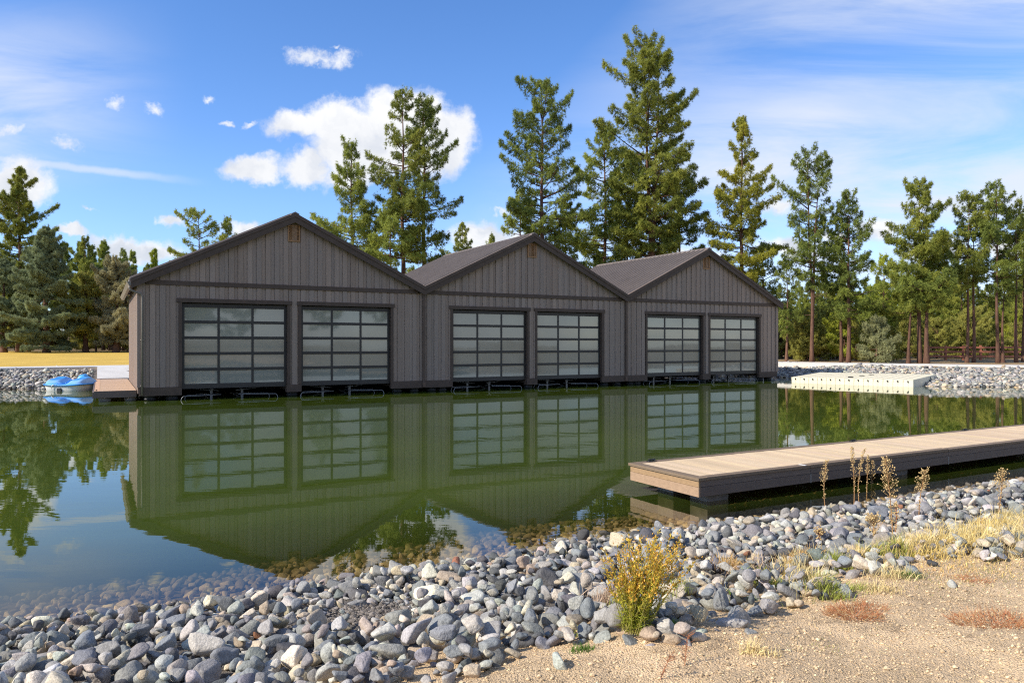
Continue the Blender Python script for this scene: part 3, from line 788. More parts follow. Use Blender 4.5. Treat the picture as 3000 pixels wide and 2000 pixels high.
for pas, (n, rf, sink) in enumerate(((38000, rfill, .3), (34000, rtop, .30))):
    x, y, s, r = candidates(n, srs, rf)
    e = sand_edge(x, y)
    far = y > 11.5
    keep = np.where(e < 0, True, (srs.rand(len(x)) < .04 * np.exp(-e / .3)) & (r < .09))
    r = r * np.where(s < 0, 1.35, 1) * (1 + .2 * (y < 5.2) * (srs.rand(len(x)) < .5))
    # a bare gravelly hollow in the pile
    keep &= ~((np.hypot(x + 1.12, y - 5.55) < .42) & (r > .045)) if pas else ~(np.hypot(x + 1.12, y - 5.55) < .3)
    x, y, s, r = x[keep], y[keep], s[keep], r[keep]; e = e[keep]; r = np.where(e > -.7, np.minimum(r, .095), np.minimum(r, .135))
    mx = rotm(srs, len(x)); ti = srs.randint(0, NT, len(x))
    area = np.zeros(pile.H.shape, bool)
    for i in range(len(x)):
        gi, gj = int((x[i] - pile.x0) / pile.c), int((y[i] - pile.y0) / pile.c)
        # skip spots already crowded: first pass wants bare ground, second wants dips
        if gi < 0 or gj < 0 or gi >= pile.O.shape[0] or gj >= pile.O.shape[1]: continue
        if pas == 0 and pile.O[gi, gj] >= 0: continue
        if pas == 1:
            o = pile.O[gi, gj]
            if s[i] < .1: continue
            if o >= 0:
                # not on a stone's crown
                if math.hypot(st_x[o] - x[i], st_y[o] - y[i]) < .42 * st_r[o]: continue
                if area[gi, gj]: continue
            elif srs.rand() < .6: continue
        Tt = STONES[ti[i]]
        sk = (sink if s[i] > 0 else -.1) if e[i] < -.15 else .55
        z = pile.drop(len(st_x), x[i], y[i], r[i], mx[i], Tt[1], sk, .05 if s[i] < 0 else (.085 if s[i] < .7 else .17))
        if z is None: continue
        if pas == 1:
            a = int(.6 * r[i] / pile.c); area[max(0, gi - a):gi + a + 1, max(0, gj - a):gj + a + 1] = True
        st_x.append(x[i]); st_y.append(y[i]); st_r.append(r[i]); st_m.append(mx[i]); st_t.append(ti[i]); st_z.append(z)
st_x, st_y, st_r, st_z, st_t, st_m = map(np.array, (st_x, st_y, st_r, st_z, st_t, st_m))
vis = np.bincount(pile.O[pile.O >= 0].ravel(), minlength=len(st_x))
show = vis > 2
st_c, st_k = stone_cols(srs, len(st_x), st_z); st_k = np.where((st_k == 7) & (st_c[:, 0] < 1.6 * st_c[:, 2]), 4, st_k)
# how large each shows: seen cells over distance squared, inside the frame
dist = np.hypot(st_y, CAMZ - st_z)
ypix = YH + FPX * (CAMZ - st_z) / st_y
score = vis * (.25 + (CAMZ - st_z) / dist) / dist ** 2
inframe = (np.abs(st_x / st_y) < .68) & (ypix < 1985) & (st_z > .01)
score = np.where(inframe & show, score, 0)
order = np.argsort(-score); single = order[:300]
is_single = np.zeros(len(st_x), bool); is_single[single] = True


st_s = srs.uniform(.82, 1.16, (len(st_x), 3))


def stone_verts(i, lod): return (STONES[st_t[i]][0][lod] * st_r[i] * st_s[i]) @ st_m[i].T


def merge_stones(sel, lodf):
    V, F, C, n = [], [], [], 0
    for i in sel:
        lod = lodf(i); v = stone_verts(i, lod) + (st_x[i], st_y[i], st_z[i]); V.append(v); F.append(ICO[lod][1] + n); n += len(v); C.append(np.repeat(st_c[i][None], len(v), 0))
    return V, F, C, n


V, F, C, n = merge_stones(np.where(show & ~is_single)[0], lambda i: 2 if st_y[i] < 12 else 1)
# stones of the far banks, too many to count, belong to the same heap of cobbles
frs = np.random.RandomState(31)
for (x0, x1, y0, y1) in ((-39, -16.5, 31, 50), (12, 48, 33, 60)):
    nn = int((x1 - x0) * (y1 - y0) * 62); x = frs.uniform(x0, x1, nn); y = frs.uniform(y0, y1, nn); k = np.abs(x) < .92 * y; x, y = x[k], y[k]
    s = sdist(x, y); lim = np.where(x < 0, 3.75 + .35 * lattice_noise(5, x, y, 2), 5.6 + .5 * lattice_noise(6, x, y, 2.))
    k = (s > -.9) & (s < lim); x, y, s = x[k], y[k], s[k]
    # keep out of the boathouse, deck and walkway
    lx = (x - P0[0]) * DX[0] + (y - P0[1]) * DX[1]; ly = (x - P0[0]) * NB[0] + (y - P0[1]) * NB[1]
    k = ~((lx > -1.7) & (lx < 36.0) & (ly > -.3) & (ly < 19)); x, y = x[k], y[k]
    r = np.clip(frs.lognormal(math.log(.115), .3, len(x)), .06, .26); z = land(x, y, False) + r * frs.uniform(.05, .6, len(x))
    c, _ = stone_cols(frs, len(x), z); mx = rotm(frs, len(x)); ti = frs.randint(0, NT, len(x))
    for i in range(len(x)):
        v = (STONES[ti[i]][0][1] * r[i]) @ mx[i].T + (x[i], y[i], z[i]); V.append(v); F.append(ICO[1][1] + n); n += 42; C.append(np.repeat(c[i][None], 42, 0))
bank = mk('bank_stones', np.vstack(V), [np.vstack(F)], M['stone'], None, True, np.vstack(C))
tag(bank, kind='stuff')
N_STONES = (len(st_x), int(show.sum()))
print('stones', N_STONES)
SINGLE_OBJ = []
for i in single:
    v = stone_verts(i, 3); o = mk('river_stone', v, [ICO[3][1]], M['stone'], None, True, np.repeat(st_c[i][None], len(v), 0)); o.location = (st_x[i], st_y[i], st_z[i]); SINGLE_OBJ.append(o)
# fine grit in the hollow and clods on the sand
gr = np.random.RandomState(8)
V, F, C, n = [], [], [], 0
x = gr.uniform(-3.2, 6.4, 90000); y = gr.uniform(3.0, 7.4, 90000); k = in_view(x, y, .1); x, y = x[k], y[k]; e = sand_edge(x, y)
k = (e > -.25) & (e < 3.5); x, y = x[k], y[k]
x = np.concatenate([x, gr.normal(-1.12, .2, 900)]); y = np.concatenate([y, gr.normal(5.55, .2, 900)])
z = land(x, y); r = np.clip(gr.lognormal(math.log(.0038), .5, len(x)), .0018, .014); r[-900:] *= 2.2
z[-900:] += .03
for i in range(len(x)):
    v = ICO[0][0] * r[i] * (1, .8, .7) * gr.uniform(.7, 1.2, (12, 1)) + (x[i], y[i], z[i] + r[i] * .3); V.append(v); F.append(ICO[0][1] + n); n += 12
    c = np.array((.62, .455, .27) if i < len(x) - 900 else (.2, .17, .14)) * gr.normal(1, .22); C.append(np.repeat(c[None], 12, 0))
tag(mk('gravel', np.vstack(V), [np.vstack(F)], M['stone'], None, False, np.clip(np.vstack(C), .03, .8)), kind='stuff')

# ------------------------------------------------------------------ near dock, floating platform, pedal boat, fence
ft = px(2047, 1400, .40); DTH = math.atan2(.4868, .8735)
dk = empty('dock', (ft[0], ft[1], 0), DTH)
tag(dk, 'long wooden dock with pale boards and dark brown edging reaching over the pond', 'dock')
DW, DL = 1.50, 19.0
b = MB(); i = 0; x = .13
while x < DL:
    b.box(x, x + .1415, .11, DW - .11, .355, .398 + rng.uniform(-.001, .001), np.array((1, 1, 1)) * rng.normal(1, .05) * (1, rng.normal(1, .012), rng.normal(1, .025))); x += .1415
b.build('deck_boards', M['plank'], dk)
b = MB()
b.box(-.025, .125, -.025, DW + .025, .36, .402, (.30, .29, .30))
x = .128
for ln in (2.12, 3.6, 3.6, 3.6, 3.6, 3.0):
    b.box(x, x + ln - .006, -.025, .108, .36, .402 + rng.uniform(-.004, .006), np.array((.28, .27, .29)) * rng.normal(1, .05)); b.box(x, x + ln - .006, DW - .108, DW + .025, .36, .402 + rng.uniform(-.003, .005), np.array((.28, .27, .29)) * rng.normal(1, .05)); x += ln
b.build('edge_board', M['plank'], dk, bevel=.004)
b = MB()
b.box(-.002, .03, -.0, DW, .27, .358, (2.5, 2.15, 1.38)); b.box(-.004, .03, -.002, DW, .135, .267, (2.72, 2.42, 1.85))  # end boards coloured brighter and warmer than the sides, sunlight painted in
x = .03
for k in range(6):
    ln = 2.25 if k == 0 else 3.6
    b.box(.032 if k == 0 else x, x + ln - .004, 0, .03, .27, .358, np.array((1, 1, 1)) * rng.normal(1, .05)); b.box(.032 if k == 0 else x, x + ln - .004, -.003, .03, .135, .267, np.array((.85, .85, .85)) * rng.normal(1, .05))
    b.box(.032 if k == 0 else x, x + ln - .004, DW - .03, DW, .135, .358); x += ln
b.build('fascia', M['fascia'], dk, bevel=.003)
b = MB()
for x in (2.28, 5.88, 9.48): b.box(x - .012, x + .012, -.007, .03, .13, .268)
b.build('joint_strip', M['lift'], dk)
b = MB(); b.box(2.13, 2.17, -.02, .1, .404, .408); b.build('edge_plate', M['whiteplastic'], dk)
b = MB(); b.box(.05, DL, .2, .26, .14, .355); b.box(.05, DL, DW - .26, DW - .2, .14, .355)
for k in range(12): b.box(.1 + k * 1.5, .16 + k * 1.5, .04, DW - .04, .15, .354)
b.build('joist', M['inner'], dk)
for x in (.35, 4.6, 9.2):
    for y in (.38, 1.1):
        b = MB(); b.box(x, x + .42, y - .18, y + .18, -1.2, .138); b.build('footing', M['concrete_pier'], dk, bevel=.015)
for x, y in ((.3, DW - .05), (5.2, DW - .05), (8.9, DW - .05)):
    b = MB(); b.box(x, x + .16, y - .03, y + .03, .402, .412); b.tube([(x + .01, y, .432), (x + .15, y, .432)], .01, 8); b.tube([(x + .05, y, .41), (x + .05, y, .432)], .01, 6); b.tube([(x + .11, y, .41), (x + .11, y, .432)], .01, 6)
    b.build('cleat', M['black'], dk, True)

# beached platform of cream float blocks
fl0, fr0 = np.array(px(2319, 1121, 0)), np.array(px(2676, 1134, 0))
A = fr0 - fl0; LA = np.linalg.norm(A); ea = A / LA; eb = np.array((-ea[1], ea[0]))
fp_ = empty('float_platform', (fl0[0], fl0[1], 0), math.atan2(ea[1], ea[0]))
fp_.rotation_euler = Euler((R(2.2), R(-.4), math.atan2(ea[1], ea[0])))
tag(fp_, 'cream plastic float platform of joined blocks beached on the stony bank', 'floating platform')
nx, ny = 13, 8; cx, cy = LA / nx, 4.3 / ny
for i in range(nx):
    b = MB()
    for j in range(ny):
        x0, x1, y0, y1 = i * cx + .006, (i + 1) * cx - .006, j * cy + .004, (j + 1) * cy - .004
        b.box(x0, x1, y0, y1, -.12, .33, (1, 1, 1))
        b.box(x0 + .03, x1 - .03, y0 - .004 if j == 0 else y0, y1, .332, .338, (1.03, 1.03, 1.03))
    b.box(i * cx + .002, i * cx + .03, -.012, .0, .20, .335, (.9, .88, .8)); b.box(i * cx + .5 * cx - .004, i * cx + .5 * cx + .004, -.002, .005, -.1, .33, (.55, .5, .4))
    b.build('float_block', M['cream'], fp_, bevel=.012)
b = MB()
for i in range(nx): b.box(i * cx - .03 + cx * .45, i * cx + .05 + cx * .45, -.02, -.004, .24, .28); b.box(i * cx + cx * .45, i * cx + .05 + cx * .45, -.03, -.004, .19, .245)
b.build('coupling_pin', M['black'], fp_)
for (x, y) in ((2.85, 1.0), (3.15, 1.9), (3.35, 2.9), (3.0, .5)):
    b = MB(); b.box(x, x + .3, y - .03, y + .03, .34, .36); b.box(x + .04, x + .26, y - .05, y + .05, .36, .375); b.build('cleat', M['black'], fp_, bevel=.005)

# pedal boat, seen end on
bx, by = px(222, 1141.5, 0)
pb_ = empty('pedal_boat', (bx, by, 0)); pb_.rotation_euler = (0, 0, R(-7))
tag(pb_, 'blue and white plastic pedal boat moored by the stony bank beside the side deck', 'pedal boat')


def boat_plan(t, k=1.0):
    """rounded-square outline, half width ~1.05, half length ~1.15"""
    c, s = np.cos(t), np.sin(t); e = 2 / 4.2
    return 1.07 * k * np.sign(c) * np.abs(c) ** e, 1.15 * k * np.sign(s) * np.abs(s) ** e


tt = np.linspace(0, 2 * np.pi, 72, endpoint=False)
rings = []
for k, z in ((.55, -.16), (.86, -.12), (.93, .0), (.965, .14), (.985, .25), (1.0, .262)):
    X, Y = boat_plan(tt, k); rise = .05 * (np.abs(X) / 1.07) ** 2
    rings.append(np.c_[X, Y, np.full(72, z) + rise * (z > 0.1)])
V = np.vstack(rings); F = []
for a in range(len(rings) - 1):
    i = np.arange(72); F.append(np.stack([a * 72 + i, a * 72 + (i + 1) % 72, (a + 1) * 72 + (i + 1) % 72, (a + 1) * 72 + i], 1))
hull = mk('hull', V, [np.vstack(F)], M['whiteplastic'], pb_, True)
# moulded deck: two seat pods with hollows, a trough between, a raised console at the far end
ns, nr = 72, 26
V, C = [], []
for a in range(nr + 1):
    k = 1.012 * (1 - a / nr); X, Y = boat_plan(tt, k); X0, Y0 = X, Y
    edge = sst(1 - k, .0, .09)
    pod = np.zeros_like(X); well = np.zeros_like(X)
    for sx in (-1, 1):
        pod = np.maximum(pod, np.exp(-(((X - sx * .60) / .36) ** 4 + ((Y + .30) / .66) ** 4)))
        well = np.maximum(well, np.exp(-(((X - sx * .60) / .27) ** 4 + ((Y + .62) / .34) ** 4)))
    con = np.exp(-((X / .25) ** 4 + ((Y - .62) / .36) ** 4))
    tr = np.exp(-((X / .17) ** 4 + ((Y + .5) / .62) ** 4))
    Z = .268 + .05 * (np.abs(X) / 1.07) ** 2 + edge * (.03 + .36 * pod - .09 * well + .46 * con - .03 * tr)
    V.append(np.c_[X, Y, Z])
    lt = np.clip(1 - 1.35 * np.clip(pod - .25, 0, 1), 0, 1)[:, None]
    w = well[:, None]
    band = (np.clip(4 * pod * (1 - pod), 0, 1) ** 2)[:, None]
    base = np.array((3.2, 1.35, 1.12))
    C.append((base * (1 - w) + np.array((.6, .8, .95)) * w) * (1 - .55 * band) + np.array((17.0, 2.4, 1.15)) * .55 * band)
V = np.vstack(V); C = np.vstack(C); F = []
for a in range(nr): i = np.arange(ns); F.append(np.stack([a * ns + i, a * ns + (i + 1) % ns, (a + 1) * ns + (i + 1) % ns, (a + 1) * ns + i], 1))
mk('seat_deck', V, [np.vstack(F)], M['blue'], pb_, True, C)
b = MB(); X, Y = boat_plan(np.linspace(0, 2 * np.pi, 73), 1.012); b.tube(np.c_[X, Y, .272 + .05 * (np.abs(X) / 1.07) ** 2], .028, 8, cap=False); b.build('gunwale', M['blue'], pb_, True)
b = MB(); b.box(-.13, .10, -1.14, -.95, -.1, .16); b.build('rudder_well', M['black'], pb_, bevel=.02)
b = MB(); b.tube([(-.38, -1.13, .1), (-.36, -1.18, .24), (-.26, -1.2, .31), (-.1, -1.19, .30)], .014, 8); b.build('tow_handle', M['whiteplastic'], pb_, True)
b = MB(); b.tube([(-.42, -1.0, .34), (-.1, -.98, .36), (.24, -1.0, .36)], .022, 8); b.tube([(.13, -.9, .36), (.2, -.55, .52)], .02, 8); b.build('steering_bar', M['blue'], pb_, True)
e = px(184, 1079, .75)
b = MB(); p = np.array((bx + .1, by + .9, .55)); q = np.array((e[0] - .6, e[1] + .3, .93)); b.tube([p + (q - p) * t - (0, 0, .10 * math.sin(math.pi * t)) for t in np.linspace(0, 1, 12)], .02, 6)
tag(b.build('mooring_rope', M['rope'], None, True), 'pale mooring rope running from the pedal boat up the stones', 'rope')

# red rail fence beyond the right-hand path
fa, fb_ = np.array((35.0, 62.0)), np.array((52, 61.0)); n = 12
fo = empty('rail_fence', (fa[0], fa[1], float(land(fa[0:1], fa[1:2], False)[0]))); tag(fo, 'low red three-rail fence behind the pines beyond the path', 'fence')
for k in range(n + 1):
    q = (fb_ - fa) * k / n; z = float(land(np.array([fa[0] + q[0]]), np.array([fa[1] + q[1]]), False)[0]) - fo.location.z
    b = MB(); b.box(q[0] - .07, q[0] + .07, q[1] - .07, q[1] + .07, z - .1, z + 1.25); b.build('post', M['fence'], fo)
for z in (.35, .72, 1.09):
    b = MB(); b.bar((0, -.09, z), (fb_[0] - fa[0], fb_[1] - fa[1] - .09, z), .04, .15); b.build('rail', M['fence'], fo)

# ------------------------------------------------------------------ trees
trs = np.random.RandomState(77)


def tuft_templates(rs, n, nb, L, w, spread, lift=.35):
    out = []
    for _ in range(n):
        th = spread * np.sqrt(rs.rand(nb)); ph = rs.rand(nb) * 2 * np.pi
        d = np.stack([np.sin(th) * np.cos(ph), np.sin(th) * np.sin(ph), np.cos(th)], 1)
        o = np.zeros((nb, 3)); o[:, 2] = -rs.rand(nb) * lift * L
        ln = L * rs.uniform(.65, 1.1, nb); side = np.cross(d, rs.normal(size=(nb, 3))); side /= np.linalg.norm(side, axis=1)[:, None]
        V = np.stack([o + side * w / 2, o - side * w / 2, o + d * ln[:, None] + rs.normal(0, .02, (nb, 3))], 1).reshape(-1, 3)
        out.append(V)
    return np.array(out)


T_PINE = tuft_templates(trs, 14, 12, 1.0, .125, 1.75)
T_FINE = tuft_templates(trs, 10, 13, 1.0, .22, 1.3, .9)
T_SHRUB = tuft_templates(trs, 10, 12, 1.0, .20, 1.2, 1.2)


def place_tufts(rs, T, P, A, S, C):
    """copies of tuft templates at P along axes A, sizes S, colours C"""
    n = len(P); A = A / (np.linalg.norm(A, axis=1)[:, None] + 1e-9)
    ref = rs.normal(size=(n, 3)); X = np.cross(A, ref); X /= np.linalg.norm(X, axis=1)[:, None] + 1e-9; Y = np.cross(A, X)
    Rm = np.stack([X, Y, A], 1) * S[:, None, None]
    k = rs.randint(0, len(T), n)
    V = np.einsum('nvk,nkj->nvj', T[k], Rm) + P[:, None]
    nv = T.shape[1]
    return V.reshape(-1, 3), np.arange(n * nv).reshape(-1, 3), np.repeat(C, nv, 0)


PALET_ = {'pine': ((.060, .072, .016), (.225, .195, .036)), 'olive': ((.080, .094, .020), (.235, .215, .042)), 'dark': ((.050, .064, .017), (.185, .178, .036)),
         'blue': ((.065, .076, .042), (.21, .205, .115)), 'yellow': ((.13, .14, .02), (.31, .275, .04)), 'junip': ((.115, .105, .028), (.29, .235, .06)),
         'sage': ((.115, .105, .055), (.27, .235, .125)), 'grey': ((.11, .095, .06), (.27, .215, .13)), 'mustard': ((.10, .095, .016), (.27, .215, .03))}
PALET = {k: tuple(tuple(x * f for x, f in zip(c, (1.16, 1.33, 1.2))) for c in v) for k, v in PALET_.items()}


def tree_mesh(seed, H, R, cb, style='pine', pal='pine', dens=1.0, tr=None, lean=0., fork=None, power=.85, tsize=.34, bare=0, droop=0., asym=0.):
    """trunk with limbs, and a crown of needle tufts; returns (trunk builder, crown arrays)"""
    rs = np.random.RandomState(seed); tb = MB()
    lo, hi = (np.array(c) * 1.7 for c in PALET[pal]); tr = tr or .010 * H + .06
    la = rs.uniform(0, 6.28)
    def axis(z, off=0.):
        t = z / H; return np.array((math.cos(la) * lean * t * t * H * .3 + .05 * math.sin(z * .7 + seed) + off, math.sin(la) * lean * t * t * H * .3 + .05 * math.cos(z * .5 + seed), z))
    leaders = [(0., H, 0.)]
    if fork: leaders = [(0., H, -fork), (0., H * .955, fork)]
    P, A, S, C = [], [], [], []
    for li, (z0, zt, off) in enumerate(leaders):
        o = lambda z: off * sst(z / H, .15, 1.0)
        zs = np.linspace(-.5 if li == 0 else H * .05, zt * .99, 14)
        rad = tr * (1 - .93 * (np.maximum(zs, 0) / zt) ** .9) * (1 + .5 * np.exp(-np.maximum(zs, 0) / .35)) * (.8 if fork else 1)
        tb.tube([axis(z, o(z)) for z in zs], rad, 9 if H > 7 else 6, np.array((1, 1, 1)) * rs.uniform(.8, 1.15))
        if style == 'pine':
            nl = int((zt - cb) * 6.6 * dens / (1.35 if fork else 1)) + 8
            tz = np.sort(np.clip((np.arange(nl) + rs.rand(nl)) / nl, 0, .995)); az0 = rs.rand() * 6
            gaps = [(rs.uniform(.05, .85), rs.uniform(.015, .045)) for _ in range(4)]; wob = rs.uniform(0, 6.28, 3)
            for i, t in enumerate(tz):
                if any(abs(t - a) < b for a, b in gaps) and rs.rand() < .6: continue
                z = cb + (zt - cb) * t; az = az0 + i * 2.4 + rs.normal(0, .5)
                prof = min(1, (t + .22) / .42) * (1 - t) ** power + .035
                L = 1.5 * R * prof * rs.uniform(.36, 1.12) * (1 + .15 * math.sin(t * 13 + wob[0] + 2 * math.cos(az + wob[1]))) * (1 + asym * math.cos(az - la)) * (.72 if fork else 1)
                if rs.rand() < .07: L *= 1.35
                L = max(.3, L)
                el = (-.12 + .75 * t - droop) + rs.normal(0, .14); d = np.array((math.cos(az), math.sin(az), 0)); sd = np.array((-d[1], d[0], 0))
                f = np.linspace(0, 1, 5); base = axis(z, o(z)); bend = rs.normal(0, .12)
                pts = base + L * (f[:, None] * d + (f * math.tan(el) + .22 * f ** 2.2)[:, None] * np.array((0, 0, 1)) * (.9) + (bend * f ** 2)[:, None] * sd)
                tb.tube(pts, np.linspace(.016 + .013 * L, .007, 5), 4, (.62, .62, .66), cap=False)
                hue = rs.rand()
                nt = int((L * 52 + 16) * dens ** .6)
                fr = 1 - rs.rand(nt) ** 1.5 * .72
                ipos = np.array([[np.interp(q, f, pts[:, a]) for a in range(3)] for q in fr])
                sp = (.12 + .30 * L * (1.15 - fr)) * rs.choice([-1, 1], nt) * rs.uniform(.3, 1.25, nt)
                ipos = ipos + sd * sp[:, None] + d * (np.abs(sp) * .5)[:, None]; ipos[:, 2] += rs.normal(.05, .13, nt) + .02
                ax_ = d * .7 + sd * (np.sign(sp) * .6)[:, None] + np.array((0, 0, .55)) + rs.normal(0, .25, (nt, 3))
                P.append(ipos); A.append(ax_); S.append(.60 * tsize * rs.uniform(.55, 1.2, nt) * (.8 + .2 * min(1, L)))
                m_ = np.clip(.55 * rs.rand(nt) + .45 * hue, 0, 1)[:, None]; C.append(lo * (1 - m_) + hi * m_)
                for q in rs.rand(min(5, nt // 9)):
                    k = rs.randint(nt); b0 = pts[3] * (1 - .5 * q) + pts[2] * .5 * q; tb.tube([b0, ipos[k]], (.008, .005), 3, (.6, .6, .64), cap=False)
            for t in np.linspace(0, .9, 4): # the leader's own tufts
                z = zt - .6 * t; P.append(axis(z, o(z))[None] + rs.normal(0, .04, (2, 3))); A.append(np.repeat([[0, 0, 1.]], 2, 0) + rs.normal(0, .3, (2, 3))); S.append(np.full(2, tsize * .8)); C.append(np.repeat(((lo + hi) / 2)[None], 2, 0))
        else:
            # dense, close-grown crown of sprays: lobes round the axis
            nl = int(46 * dens)
            for i in range(nl):
                t = ((i + rs.rand()) / nl); z = cb + (zt - cb) * t; az = i * 2.4 + rs.normal(0, .4)
                if style == 'cone': prof = min(1, (t + .10) / .2) * (1 - t) ** power
                else: prof = math.sin(math.pi * min(1, .12 + .9 * t)) ** .6
                rr = R * prof * rs.uniform(.5, 1.2) + .1; d = np.array((math.cos(az), math.sin(az), 0))
                base = axis(z, o(z)); lr = (.20 * R + .14) * rs.uniform(.55, 1.5); c0 = base + d * max(.05, rr - lr * .8) + (0, 0, .12 * rr)
                if rr > .5: tb.tube([base - (0, 0, .15 * rr), base + d * rr * .45, c0], np.linspace(.02 + .012 * rr, .008, 3), 4, (.6, .6, .63), cap=False)
                nt = int(75 * dens * rs.uniform(.7, 1.2)); hue = rs.rand()
                u = rs.normal(size=(nt, 3)); u /= np.linalg.norm(u, axis=1)[:, None]; rad = lr * rs.uniform(.55, 1.1, nt)
                P.append(c0 + u * rad[:, None] * (1, 1, 1.25)); A.append(u * .8 + d * .35 + np.array((0, 0, .55)) + rs.normal(0, .2, (nt, 3))); S.append(.72 * tsize * rs.uniform(.6, 1.15, nt))
                m_ = np.clip(.5 * rs.rand(nt) + .5 * hue, 0, 1)[:, None]; C.append(lo * (1 - m_) + hi * m_)
    for i in range(bare):       # dead limbs below the crown
        z = rs.uniform(.35 * cb + .4, cb + .25 * (H - cb)); az = rs.rand() * 6.28; L = rs.uniform(.35, .95) * R * .7; d = np.array((math.cos(az), math.sin(az), 0)); b0 = axis(z)
        tb.tube([b0, b0 + d * L * .5 + (0, 0, rs.uniform(-.05, .15)), b0 + d * L + (0, 0, rs.uniform(-.25, .3))], (.028, .016, .006), 4, (.9, .95, 1.0), cap=False)
    T = T_PINE if style == 'pine' else (T_FINE if style == 'cone' else T_SHRUB)
    return tb, place_tufts(rs, T, np.vstack(P), np.vstack(A), np.concatenate(S), np.vstack(C))


def make_tree(name, seed, H, R, cb, **k):
    tb, (V, F, C) = tree_mesh(seed, H, R, cb, **k)
    t = empty(name, (0, 0, 0)); tb.build('trunk', M['bark'], t, True); mk('crown', V, [F], M['needles'], t, False, C)
    return t


KD = 3000 / 2352


def gz(x, y): return float(land(np.array([x]), np.array([y]), False)[0])


